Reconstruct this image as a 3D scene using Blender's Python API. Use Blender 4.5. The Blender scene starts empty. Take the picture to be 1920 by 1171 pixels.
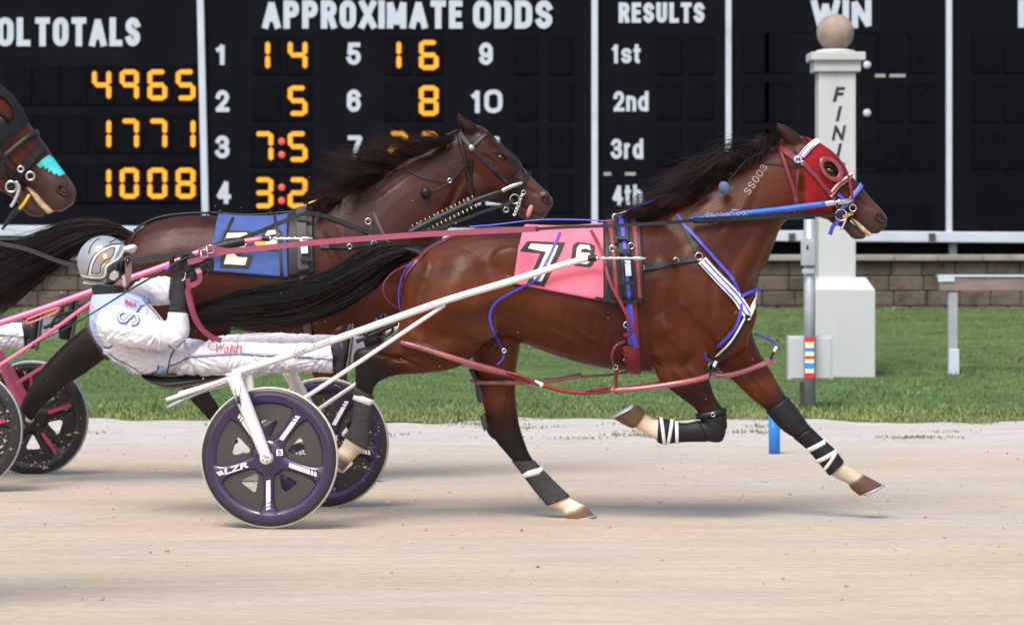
import bpy, bmesh, math, random
import numpy as np
from mathutils import Vector, Matrix, kdtree
from mathutils.bvhtree import BVHTree
random.seed(7); np.random.seed(7)
S = bpy.context.scene
COL = S.collection
# ---------------------------------------------------------------- camera, sky, sun, exposure
F, HY, CZ = 5792.0, 430.0, 1.55           # focal length in px of the 1920 frame, horizon row, eye height
cam = bpy.data.cameras.new('camera'); co = bpy.data.objects.new('camera', cam); COL.objects.link(co)
co.location = (0, 0, CZ); co.rotation_euler = (math.radians(90), 0, 0)
cam.sensor_width = 36; cam.lens = F / 1920 * 36; cam.shift_y = -(585.5 - HY) / 1920
cam.clip_start = 0.5; cam.clip_end = 2000
cam.dof.use_dof = True; cam.dof.focus_distance = 16.4; cam.dof.aperture_fstop = 4.5
S.camera = co
W = bpy.data.worlds.new('World'); S.world = W; W.use_nodes = True
SUN_EL, SUN_AZ = 54.0, 205.0              # azimuth clockwise from +Y: behind and left of the camera
nt = W.node_tree; sky = nt.nodes.new('ShaderNodeTexSky'); sky.sky_type = 'NISHITA'; sky.sun_disc = False
sky.sun_elevation = math.radians(SUN_EL); sky.sun_rotation = math.radians(SUN_AZ)
sky.air_density = 1.0; sky.dust_density = 4.0; sky.ozone_density = 1.0
nt.links.new(sky.outputs[0], nt.nodes['Background'].inputs[0]); nt.nodes['Background'].inputs[1].default_value = 0.125
sl = bpy.data.lights.new('sun', 'SUN'); sl.energy = 1.3; sl.angle = math.radians(26); sl.color = (1, 0.95, 0.87)
so = bpy.data.objects.new('sun', sl); COL.objects.link(so)
_a, _e = math.radians(SUN_AZ), math.radians(SUN_EL)
_d = Vector((math.sin(_a) * math.cos(_e), math.cos(_a) * math.cos(_e), math.sin(_e)))
so.rotation_euler = (-_d).to_track_quat('-Z', 'Y').to_euler(); so.location = _d * 40
S.view_settings.view_transform = 'Standard'; S.view_settings.look = 'None'; S.view_settings.gamma = 1
S.view_settings.exposure = 0.98

# ---------------------------------------------------------------- helpers
def P(x, y, d): return Vector(((x - 960) / F * d, d, CZ - (y - HY) / F * d))
CAM = Vector((0, 0, CZ))
def mat(name, col, rough=.6, metal=0, spec=.5, var=.12, scale=18, bump=0, bscale=80, stretch=None, emit=0, attr=None, coat=0, col2=None, thr=None, bdist=.01):
    m = bpy.data.materials.new(name); m.use_nodes = True
    n, l = m.node_tree.nodes, m.node_tree.links; b = n['Principled BSDF']
    b.inputs['Roughness'].default_value = rough; b.inputs['Metallic'].default_value = metal
    b.inputs['Specular IOR Level'].default_value = spec; b.inputs['Coat Weight'].default_value = coat
    tc = n.new('ShaderNodeTexCoord'); mp = n.new('ShaderNodeMapping'); l.new(tc.outputs['Object'], mp.inputs[0])
    if stretch: mp.inputs['Scale'].default_value = stretch
    nz = n.new('ShaderNodeTexNoise'); nz.inputs['Scale'].default_value = scale; nz.inputs['Detail'].default_value = 5
    l.new(mp.outputs[0], nz.inputs['Vector'])
    if attr:
        at = n.new('ShaderNodeAttribute'); at.attribute_name = attr; src = at.outputs['Color']
    else:
        rgb = n.new('ShaderNodeRGB'); rgb.outputs[0].default_value = (*[c * (.12 if emit else 1) for c in col], 1); src = rgb.outputs[0]
    mr = n.new('ShaderNodeMapRange'); mr.inputs[1].default_value = .3; mr.inputs[2].default_value = .7
    mr.inputs[3].default_value = 1 - var; mr.inputs[4].default_value = 1 + var; l.new(nz.outputs['Fac'], mr.inputs[0])
    vm = n.new('ShaderNodeVectorMath'); vm.operation = 'SCALE'; l.new(src, vm.inputs[0]); l.new(mr.outputs[0], vm.inputs['Scale'])
    out = vm.outputs[0]
    if col2:
        n2 = n.new('ShaderNodeTexNoise'); n2.inputs['Scale'].default_value = thr[1]; n2.inputs['Detail'].default_value = 6
        l.new(mp.outputs[0], n2.inputs['Vector'])
        m2 = n.new('ShaderNodeMapRange'); m2.inputs[1].default_value = thr[0]; m2.inputs[2].default_value = thr[0] + thr[2]
        l.new(n2.outputs['Fac'], m2.inputs[0])
        mx = n.new('ShaderNodeMix'); mx.data_type = 'RGBA'; l.new(m2.outputs[0], mx.inputs[0]); l.new(out, mx.inputs[6]); mx.inputs[7].default_value = (*col2, 1)
        out = mx.outputs[2]
    l.new(out, b.inputs['Base Color'])
    if bump:
        nb = n.new('ShaderNodeTexNoise'); nb.inputs['Scale'].default_value = bscale; nb.inputs['Detail'].default_value = 4; l.new(mp.outputs[0], nb.inputs['Vector'])
        bp = n.new('ShaderNodeBump'); bp.inputs['Strength'].default_value = bump; bp.inputs['Distance'].default_value = bdist
        l.new(nb.outputs['Fac'], bp.inputs['Height']); l.new(bp.outputs[0], b.inputs['Normal'])
    if emit:
        b.inputs['Emission Color'].default_value = (*col, 1); b.inputs['Emission Strength'].default_value = emit
    return m
def link(name, me, parent=None):
    o = bpy.data.objects.new(name, me); COL.objects.link(o)
    if parent is not None:
        o.parent = parent; t = Vector(); q = parent
        while q is not None: t += q.location; q = q.parent
        o.matrix_parent_inverse = Matrix.Translation(t).inverted() if parent.type == 'EMPTY' else Matrix.Identity(4)
    return o
class MB:
    def __init__(s): s.v, s.f, s.m, s.s = [], [], [], []
    def add(s, v, f, mi=0, sm=True):
        k = len(s.v); s.v += [tuple(p) for p in v]; s.f += [tuple(i + k for i in q) for q in f]; s.m += [mi] * len(f); s.s += [sm] * len(f); return s
    def mesh(s, name, mats, smooth=True):
        me = bpy.data.meshes.new(name); me.from_pydata(s.v, [], s.f)
        for m in (mats if isinstance(mats, (list, tuple)) else [mats]): me.materials.append(m)
        me.polygons.foreach_set('material_index', s.m); me.polygons.foreach_set('use_smooth', [smooth and q for q in s.s]); me.update()
        return me
    def build(s, name, mats, parent=None, smooth=True): return link(name, s.mesh(name, mats, smooth), parent)
def fixn(o):
    bm = bmesh.new(); bm.from_mesh(o.data); bmesh.ops.recalc_face_normals(bm, faces=bm.faces); bm.to_mesh(o.data); bm.free(); return o
def thing(name, label, cat, loc, group=None):
    o = bpy.data.objects.new(name, None); COL.objects.link(o); o.location = loc; o.empty_display_size = .2
    o['label'] = label; o['category'] = cat
    if group: o['group'] = group
    return o
def tag(o, label, cat, group=None, kind=None):
    if label: o['label'] = label
    if cat: o['category'] = cat
    if group: o['group'] = group
    if kind: o['kind'] = kind
    return o
def cat_rom(pts, k=6):
    pts = [np.array(p, float) for p in pts]; out = []
    for i in range(len(pts) - 1):
        p0, p1, p2, p3 = pts[max(i - 1, 0)], pts[i], pts[i + 1], pts[min(i + 2, len(pts) - 1)]
        for j in range(k):
            t = j / k
            out.append(.5 * (2 * p1 + (p2 - p0) * t + (2 * p0 - 5 * p1 + 4 * p2 - p3) * t * t + (3 * p1 - p0 - 3 * p2 + p3) * t ** 3))
    out.append(pts[-1]); return out
def box(a, b):
    (x0, y0, z0), (x1, y1, z1) = a, b
    v = [(x, y, z) for x in (x0, x1) for y in (y0, y1) for z in (z0, z1)]
    return v, [(0, 1, 3, 2), (4, 6, 7, 5), (0, 4, 5, 1), (2, 3, 7, 6), (0, 2, 6, 4), (1, 5, 7, 3)]
def pbox(x0, y0, x1, y1, d0, d1):        # photo rectangle given real depth from d0 to d1
    a = P(x0, y1, d0); b = P(x1, y0, d0); return box((a.x, d0, a.z), (b.x, d1, b.z))
def bevel(o, w, seg=2):
    bm = bmesh.new(); bm.from_mesh(o.data)
    bmesh.ops.bevel(bm, geom=[e for e in bm.edges if e.calc_face_angle(0) > .5], offset=w, segments=seg, affect='EDGES', profile=.6)
    bm.to_mesh(o.data); bm.free(); return o
def tube(pts, r, n=8, caps=True):
    pts = [Vector(p) for p in pts]; N = len(pts); rr = r if hasattr(r, '__len__') else [r] * N
    v, f = [], []; up = Vector((0, 1, 0.013))
    for i, p in enumerate(pts):
        t = (pts[min(i + 1, N - 1)] - pts[max(i - 1, 0)]).normalized()
        a = t.cross(up)
        if a.length < 1e-3: a = t.cross(Vector((1, 0, 0)))
        a.normalize(); b = a.cross(t).normalized(); up = b if abs(b.dot(up)) > .2 else up
        for k in range(n):
            w = 2 * math.pi * k / n; v.append(p + (a * math.cos(w) + b * math.sin(w)) * rr[i])
    for i in range(N - 1):
        for k in range(n): f.append((i * n + k, i * n + (k + 1) % n, (i + 1) * n + (k + 1) % n, (i + 1) * n + k))
    if caps: f.append(tuple(range(n))[::-1]); f.append(tuple((N - 1) * n + k for k in range(n)))
    return v, f
def ptube(pts, r, k=5, n=8):
    q = cat_rom(pts, k); return tube([P(*p) for p in q], r if not hasattr(r, '__len__') else list(np.interp(np.linspace(0, 1, len(q)), np.linspace(0, 1, len(r)), r)), n)
def lathe(c, prof, axis='Z', n=40):       # prof: (radius, height along axis); closed by poles when radius 0
    v, f = [], []
    for r, h in prof:
        for k in range(n):
            w = 2 * math.pi * k / n; x, y = r * math.cos(w), r * math.sin(w)
            v.append(Vector(c) + (Vector((x, y, h)) if axis == 'Z' else Vector((x, h, y))))
    for i in range(len(prof) - 1):
        for k in range(n): f.append((i * n + k, i * n + (k + 1) % n, (i + 1) * n + (k + 1) % n, (i + 1) * n + k))
    return v, f
def torus(c, R, r, u, w, n=20, m=6):      # ring in plane spanned by u,w
    u, w = Vector(u).normalized(), Vector(w).normalized(); q = u.cross(w); v, f = [], []
    for i in range(n):
        a = 2 * math.pi * i / n; e = u * math.cos(a) + w * math.sin(a)
        for j in range(m):
            b = 2 * math.pi * j / m; v.append(Vector(c) + e * (R + r * math.cos(b)) + q * r * math.sin(b))
    for i in range(n):
        for j in range(m): f.append((i * m + j, ((i + 1) % n) * m + j, ((i + 1) % n) * m + (j + 1) % m, i * m + (j + 1) % m))
    return v, f
def ellipsoid(c, rx, ry, rz, n=24, m=14, rot=0):
    v, f = [], []; ca, sa = math.cos(rot), math.sin(rot)
    for i in range(m + 1):
        t = math.pi * i / m
        for k in range(n):
            w = 2 * math.pi * k / n
            x, y, z = rx * math.sin(t) * math.cos(w), ry * math.sin(t) * math.sin(w), rz * math.cos(t)
            v.append((c[0] + x * ca - z * sa, c[1] + y, c[2] + x * sa + z * ca))
    for i in range(m):
        for k in range(n): f.append((i * n + k, i * n + (k + 1) % n, (i + 1) * n + (k + 1) % n, (i + 1) * n + k))
    return v, f
# sections: ((ax,ay),(bx,by),halfwidth,[depth],[egg],[colour key])
def loft(secs, d, k=5, n=20, cols=None, grow=1.0, egg=0.0, sup=1.0):
    arr = [np.array([*s[0], *s[1], s[2], d if len(s) < 4 or s[3] is None else s[3]], float) for s in secs]
    q = cat_rom(arr, k); v, f = [], []
    for s in q:
        A, B = P(s[0], s[1], s[5]), P(s[2], s[3], s[5]); C = (A + B) / 2; u = (A - B) / 2 * grow
        for j in range(n):
            w = 2 * math.pi * j / n; c_, s_ = math.cos(w), math.sin(w)
            if sup != 1: c_, s_ = math.copysign(abs(c_) ** sup, c_), math.copysign(abs(s_) ** sup, s_)
            v.append(C + u * c_ + Vector((0, 1, 0)) * s[4] * grow * s_ * (1 - egg * c_))
    N = len(q)
    for i in range(N - 1):
        for j in range(n): f.append((i * n + j, i * n + (j + 1) % n, (i + 1) * n + (j + 1) % n, (i + 1) * n + j))
    f.append(tuple(range(n))[::-1]); f.append(tuple((N - 1) * n + j for j in range(n)))
    cl = None
    if cols is not None:
        ck = np.array(cols, float); idx = np.linspace(0, len(secs) - 1, N); cl = np.stack([np.interp(idx, np.arange(len(secs)), ck[:, i]) for i in range(3)], 1)
        cl = np.repeat(cl, n, 0)
    return v, f, cl
def blend(name, geos, voxel, it, mats, parent, fac=.5):
    mb = MB(); cp, cc = [], []
    for g in geos:
        mb.add(g[0], g[1])
        if len(g) > 2 and g[2] is not None: cp += [tuple(p) for p in g[0]]; cc += list(g[2])
    me = mb.mesh('tmp', [])
    bm = bmesh.new(); bm.from_mesh(me); bmesh.ops.recalc_face_normals(bm, faces=bm.faces); bm.to_mesh(me); bm.free()
    o = bpy.data.objects.new('tmp', me); COL.objects.link(o)
    r = o.modifiers.new('r', 'REMESH'); r.mode = 'VOXEL'; r.voxel_size = voxel; r.adaptivity = 0
    if it: s = o.modifiers.new('s', 'SMOOTH'); s.factor = fac; s.iterations = it
    dg = bpy.context.evaluated_depsgraph_get(); dg.update()
    ne = bpy.data.meshes.new_from_object(o.evaluated_get(dg)); bpy.data.objects.remove(o); ne.name = name
    ne.materials.clear(); ne.materials.append(mats)
    ne.polygons.foreach_set('use_smooth', [True] * len(ne.polygons))
    if cc:
        kd = kdtree.KDTree(len(cp))
        for i, p in enumerate(cp): kd.insert(p, i)
        kd.balance(); out = np.ones((len(ne.vertices), 4), np.float32)
        for i, vt in enumerate(ne.vertices):
            ws, acc = 0, np.zeros(3)
            for _, j, dist in kd.find_n(vt.co, 5):
                w = 1 / (dist * dist + 1e-5); ws += w; acc += w * np.array(cc[j])
            out[i, :3] = acc / ws
        a = ne.color_attributes.new('coat', 'FLOAT_COLOR', 'POINT'); a.data.foreach_set('color', out.ravel())
    return link(name, ne, parent)
def bvh(*objs):
    v, f = [], []
    for o in objs:
        k = len(v); v += [x.co.copy() for x in o.data.vertices]; f += [[i + k for i in p.vertices] for p in o.data.polygons]
    return BVHTree.FromPolygons(v, f)
def hit(B, x, y, d=None):
    dr = (P(x, y, 10) - CAM).normalized(); h = B.ray_cast(CAM, dr, 100)
    if h[0] is None: return (None, None) if d is None else (P(x, y, d), Vector((0, -1, 0)))
    nn = h[1] if h[1].dot(dr) < 0 else -h[1]
    return h[0], nn
def strap(B, pts, width, d, off=.006, th=.004, k=5, mb=None, mi=0):   # flat strap lying on a surface; a third number fixes its distance
    q = []
    arr = [(p[0], p[1], p[2] if len(p) > 2 else -1) for p in pts]
    sm = cat_rom([(a[0], a[1]) for a in arr], k)
    dep, nor = [], []
    for i, s in enumerate(sm):
        j = i / k; a, b = arr[min(int(j), len(arr) - 1)], arr[min(int(j) + 1, len(arr) - 1)]
        if a[2] > 0 or b[2] > 0:
            h, nn = hit(B, s[0], s[1], d) if B else (P(s[0], s[1], d), Vector((0, -1, 0)))
            da = a[2] if a[2] > 0 else h.y - off; db = b[2] if b[2] > 0 else h.y - off
            dep.append(da + (db - da) * (j - int(j))); nor.append(Vector((0, -1, 0.15)))
        else:
            h, nn = hit(B, s[0], s[1]) if B else (None, None)
            if h is None: dep.append((dep[-1] if dep else d)); nor.append(Vector((0, -1, 0)) if not nor else nor[-1])
            else: dep.append((h + nn * off).y); nor.append(nn)
    for _ in range(2):
        dep = [dep[0]] + [min(dep[i], (dep[i - 1] + dep[i] * 2 + dep[i + 1]) / 4 + .0) if True else 0 for i in range(1, len(dep) - 1)] + [dep[-1]]
        nor = [nor[0]] + [(nor[i - 1] + nor[i] * 2 + nor[i + 1]).normalized() for i in range(1, len(nor) - 1)] + [nor[-1]]
    pp = [P(s[0], s[1], dep[i]) for i, s in enumerate(sm)]; v, f = [], []
    N = len(pp)
    for i, p in enumerate(pp):
        t = (pp[min(i + 1, N - 1)] - pp[max(i - 1, 0)]).normalized(); s_ = t.cross(nor[i]).normalized() * width / 2; nn = nor[i].normalized() * th
        v += [p - s_, p + s_, p + s_ + nn, p - s_ + nn]
    for i in range(N - 1):
        for j in range(4): f.append((4 * i + j, 4 * i + (j + 1) % 4, 4 * i + 4 + (j + 1) % 4, 4 * i + 4 + j))
    f += [(3, 2, 1, 0), (4 * N - 4, 4 * N - 3, 4 * N - 2, 4 * N - 1)]
    return v, f, 'flat'
def band(B, A, Bp, d, width, off=.006, th=.004, n=36, rmax=1.6, lat=None):  # closed loop round a limb, barrel or head, in the plane through A, B and the sideways axis
    A, Bq = P(*A, d), P(*Bp, d); C = (A + Bq) / 2; u = (A - Bq).normalized(); h = (A - Bq).length / 2; v_ = Vector((0, 1, 0)); t = u.cross(v_).normalized()
    v, f = [], []; rs = []
    for s in (-1, 1):
        row = []
        for i in range(n):
            w = 2 * math.pi * i / n; dr = (u * math.cos(w) + v_ * math.sin(w)); o = C + t * s * width / 2
            x = B.ray_cast(o, dr, h * rmax); row.append(x[3] if x[0] is not None else None)
        good = [r for r in row if r is not None]; mean = sum(good) / len(good) if good else h
        row = [r if r is not None else min(mean, h) for r in row]
        for _ in range(2): row = [max(row[i], (row[i - 1] + row[i] + row[(i + 1) % n]) / 3) for i in range(n)]
        rs.append(row)
    for i in range(n):
        w = 2 * math.pi * i / n; dr = (u * math.cos(w) + v_ * math.sin(w))
        a, b = C - t * width / 2, C + t * width / 2; r0, r1 = rs[0][i] + off, rs[1][i] + off
        v += [a + dr * r0, b + dr * r1, b + dr * (r1 + th), a + dr * (r0 + th)]
    for i in range(n):
        for j in range(4): f.append((4 * i + j, 4 * i + (j + 1) % 4, 4 * ((i + 1) % n) + (j + 1) % 4, 4 * ((i + 1) % n) + j))
    return v, f
def wrap(B, TL, BL, TR, BR, d, cy, off=.01, th=.006, nx=14, ny=40):      # a cloth laid over the back, hanging to the same line on both sides
    v, f = [], []
    g = []
    for i in range(nx + 1):
        s = i / nx; xb, yb = BL[0] + (BR[0] - BL[0]) * s, BL[1] + (BR[1] - BL[1]) * s; xt = TL + (TR - TL) * s
        pb, pt = P(xb, yb, d), P(xt, cy, d); zc = P(0, cy, d).z
        h = B.ray_cast(Vector((pb.x, d - 1, pb.z)), Vector((0, 1, 0)), 1.2); yn = h[0].y if h[0] is not None else d - .25
        phm = math.atan2(d - yn, pb.z - zc)
        row = []
        for j in range(-ny, ny + 1):
            ph = phm * j / ny; tt = abs(j) / ny; o = Vector((pt.x + (pb.x - pt.x) * tt, d, zc)); dr = Vector((0, -math.sin(ph), math.cos(ph)))
            x = B.ray_cast(o, dr, 1.0); r = x[3] if x[0] is not None else .25
            row.append((o, dr, r))
        g.append(row)
    w = 2 * ny + 1
    for e in (0, th):
        for row in g: v += [o + dr * (r + off + e) for o, dr, r in row]
    L = (nx + 1) * w
    for i in range(nx):
        for j in range(w - 1):
            a = i * w + j; q = (a, a + 1, a + w + 1, a + w); f.append(q[::-1]); f.append(tuple(k + L for k in q))
    for i in range(nx):
        for j in (0, w - 1): a = i * w + j; f.append((a, a + w, a + w + L, a + L))
    for j in range(w - 1):
        for i in (0, nx): a = i * w + j; f.append((a, a + 1, a + 1 + L, a + L))
    return v, f
def shell(o, test, off, name, m, parent, side=True, th=0.004, grow=0):
    me = o.data; keep = [p for p in me.polygons if test(p.center)]
    ids = {}; v, f = [], []
    for p in keep:
        for i in p.vertices:
            if i not in ids: ids[i] = len(v); v.append(me.vertices[i].co + me.vertices[i].normal * off)
        f.append(tuple(ids[i] for i in p.vertices))
    mb = MB(); mb.add(v, f); me2 = mb.mesh(name, m)
    bm = bmesh.new(); bm.from_mesh(me2)
    be = [x for x in bm.verts if x.is_boundary]
    for _ in range(6): bmesh.ops.smooth_vert(bm, verts=be, factor=.5, use_axis_x=True, use_axis_y=True, use_axis_z=True)
    r = bmesh.ops.extrude_edge_only(bm, edges=[e for e in bm.edges if e.is_boundary])
    nv = [x for x in r['geom'] if isinstance(x, bmesh.types.BMVert)]
    for x in nv: x.co -= x.normal * (off + .002) if x.normal.length else Vector()
    bm.to_mesh(me2); bm.free(); me2.polygons.foreach_set('use_smooth', [True] * len(me2.polygons))
    return link(name, me2, parent)
def inpoly(x, y, poly):
    c = False; j = len(poly) - 1
    for i in range(len(poly)):
        xi, yi = poly[i]; xj, yj = poly[j]
        if (yi > y) != (yj > y) and x < (xj - xi) * (y - yi) / (yj - yi) + xi: c = not c
        j = i
    return c
def pix(p): return 960 + p[0] / p[1] * F, HY + (CZ - p[2]) / p[1] * F
def pixd(p, d): return 960 + p[0] / d * F, HY + (CZ - p[2]) / d * F
_tx = {}
def text2d(s, bold=0.0, shear=0.0, cuts=0):
    key = (s, bold, shear)
    if key not in _tx:
        c = bpy.data.curves.new('t', 'FONT'); c.body = s; c.size = 1; c.offset = bold; c.shear = shear; c.resolution_u = 6
        o = bpy.data.objects.new('t', c); COL.objects.link(o); dg = bpy.context.evaluated_depsgraph_get(); dg.update()
        me = bpy.data.meshes.new_from_object(o.evaluated_get(dg)); bpy.data.objects.remove(o)
        v = np.array([x.co[:2] for x in me.vertices]); lo, hi = v.min(0), v.max(0)
        _tx[key] = ((v - lo) / (hi - lo), [tuple(p.vertices) for p in me.polygons])
    v, f = _tx[key]; return v, f
def text_on(mapf, s, bold=0., shear=0.): # mapf(u,v) -> world point
    v, f = text2d(s, bold, shear); return [mapf(a, b) for a, b in v], f
def text_px(s, x0, y0, x1, y1, d, bold=.02, shear=0.): return text_on(lambda u, w: P(x0 + (x1 - x0) * u, y1 + (y0 - y1) * w, d), s, bold, shear)
def snap_map(B, org, ux, uy, d, off=.004):
    def m(u, w):
        x, y = org[0] + ux[0] * u + uy[0] * w, org[1] + ux[1] * u + uy[1] * w
        h, nn = hit(B, x, y, d); return h + nn * off
    return m
def poly_on(mapf, poly, n=0):             # outline (possibly concave) filled and laid on a surface
    bm = bmesh.new(); dense = []
    for i in range(len(poly)):
        a, b = np.array(poly[i], float), np.array(poly[(i + 1) % len(poly)], float); k = max(1, int(np.hypot(*(b - a)) / 4))
        dense += [a + (b - a) * j / k for j in range(k)]
    vs = [bm.verts.new((p[0], p[1], 0)) for p in dense]; es = [bm.edges.new((vs[i], vs[(i + 1) % len(vs)])) for i in range(len(vs))]
    bmesh.ops.triangle_fill(bm, edges=es, use_beauty=True)
    bmesh.ops.subdivide_edges(bm, edges=[e for e in bm.edges if e.calc_length() > 9], cuts=2, use_grid_fill=True)
    bm.verts.index_update(); v = [mapf(x.co.x, x.co.y) for x in bm.verts]; f = [tuple(x.index for x in q.verts) for q in bm.faces]; bm.free(); return v, f
def copy_tree(o, parent=None, skip=()):
    c = o.copy(); COL.objects.link(c)
    if parent is not None: c.parent = parent; c.matrix_parent_inverse = o.matrix_parent_inverse.copy()
    for ch in o.children:
        if ch.name.split('.')[0] not in skip: copy_tree(ch, c, skip)
    return c
def strands(mb, roots, n, length_fn, path_fn, r=.0022, seg=9):
    for i in range(n):
        pts = path_fn(i); N = len(pts); mb.add(*tube(pts, [r * (1 - .85 * (k / (N - 1)) ** 1.5) for k in range(N)], 3, False))
# ---------------------------------------------------------------- materials
def dirt_track():
    m = bpy.data.materials.new('track_dirt'); m.use_nodes = True; n, l = m.node_tree.nodes, m.node_tree.links; b = n['Principled BSDF']
    b.inputs['Roughness'].default_value = .95; b.inputs['Specular IOR Level'].default_value = .15
    tc = n.new('ShaderNodeTexCoord')
    def noise(scale, st, det=5):
        mp = n.new('ShaderNodeMapping'); mp.inputs['Scale'].default_value = st; l.new(tc.outputs['Object'], mp.inputs[0])
        z = n.new('ShaderNodeTexNoise'); z.inputs['Scale'].default_value = scale; z.inputs['Detail'].default_value = det; l.new(mp.outputs[0], z.inputs['Vector']); return z.outputs['Fac']
    def ramp(fac, a, b_, c0, c1):
        r = n.new('ShaderNodeValToRGB'); r.color_ramp.elements[0].position = a; r.color_ramp.elements[1].position = b_
        r.color_ramp.elements[0].color = (*c0, 1); r.color_ramp.elements[1].color = (*c1, 1); l.new(fac, r.inputs[0]); return r.outputs[0]
    def mix(f, a, b_, mode='MIX'):
        x = n.new('ShaderNodeMix'); x.data_type = 'RGBA'; x.blend_type = mode
        if isinstance(f, float): x.inputs[0].default_value = f
        else: l.new(f, x.inputs[0])
        l.new(a, x.inputs[6]); l.new(b_, x.inputs[7]); return x.outputs[2]
    tan = ramp(noise(1.2, (.5, 1.2, 1)), .35, .68, (.430, .355, .275), (.485, .408, .318))
    grey = ramp(noise(3, (.6, 2, 1)), .3, .7, (.375, .345, .312), (.435, .400, .358))
    wet = n.new('ShaderNodeMapRange'); wet.inputs[1].default_value = .50; wet.inputs[2].default_value = .70; l.new(noise(.55, (.42, 1.5, 1), 4), wet.inputs[0])
    base = mix(wet.outputs[0], tan, grey)
    # pale dusty strip along the infield edge
    sx = n.new('ShaderNodeSeparateXYZ'); l.new(tc.outputs['Object'], sx.inputs[0])
    e = n.new('ShaderNodeMapRange'); e.inputs[1].default_value = 20.3; e.inputs[2].default_value = 23.0; l.new(sx.outputs[1], e.inputs[0])
    pale = ramp(noise(2.2, (.6, 1.6, 1)), .3, .7, (.42, .395, .362), (.50, .47, .43))
    base = mix(e.outputs[0], base, pale)
    fine = ramp(noise(26, (.5, 1.2, 1), 6), .3, .66, (.80, .795, .79), (1.08, 1.08, 1.08))
    base = mix(.55, base, mix(1.0, base, fine, 'MULTIPLY'))
    lines = ramp(noise(7, (.22, 2.2, 1), 6), .42, .62, (.90, .90, .90), (1.04, 1.04, 1.03))
    base = mix(.75, base, mix(1.0, base, lines, 'MULTIPLY'))
    spk = ramp(noise(70, (.8, 1, 1), 4), .60, .72, (1, 1, 1), (.70, .66, .62))
    base = mix(.7, base, mix(1.0, base, spk, 'MULTIPLY'))
    l.new(base, b.inputs['Base Color'])
    bp = n.new('ShaderNodeBump'); bp.inputs['Strength'].default_value = .55; bp.inputs['Distance'].default_value = .02
    l.new(noise(16, (.7, 1.2, 1), 9), bp.inputs['Height']); l.new(bp.outputs[0], b.inputs['Normal'])
    return m
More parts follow.
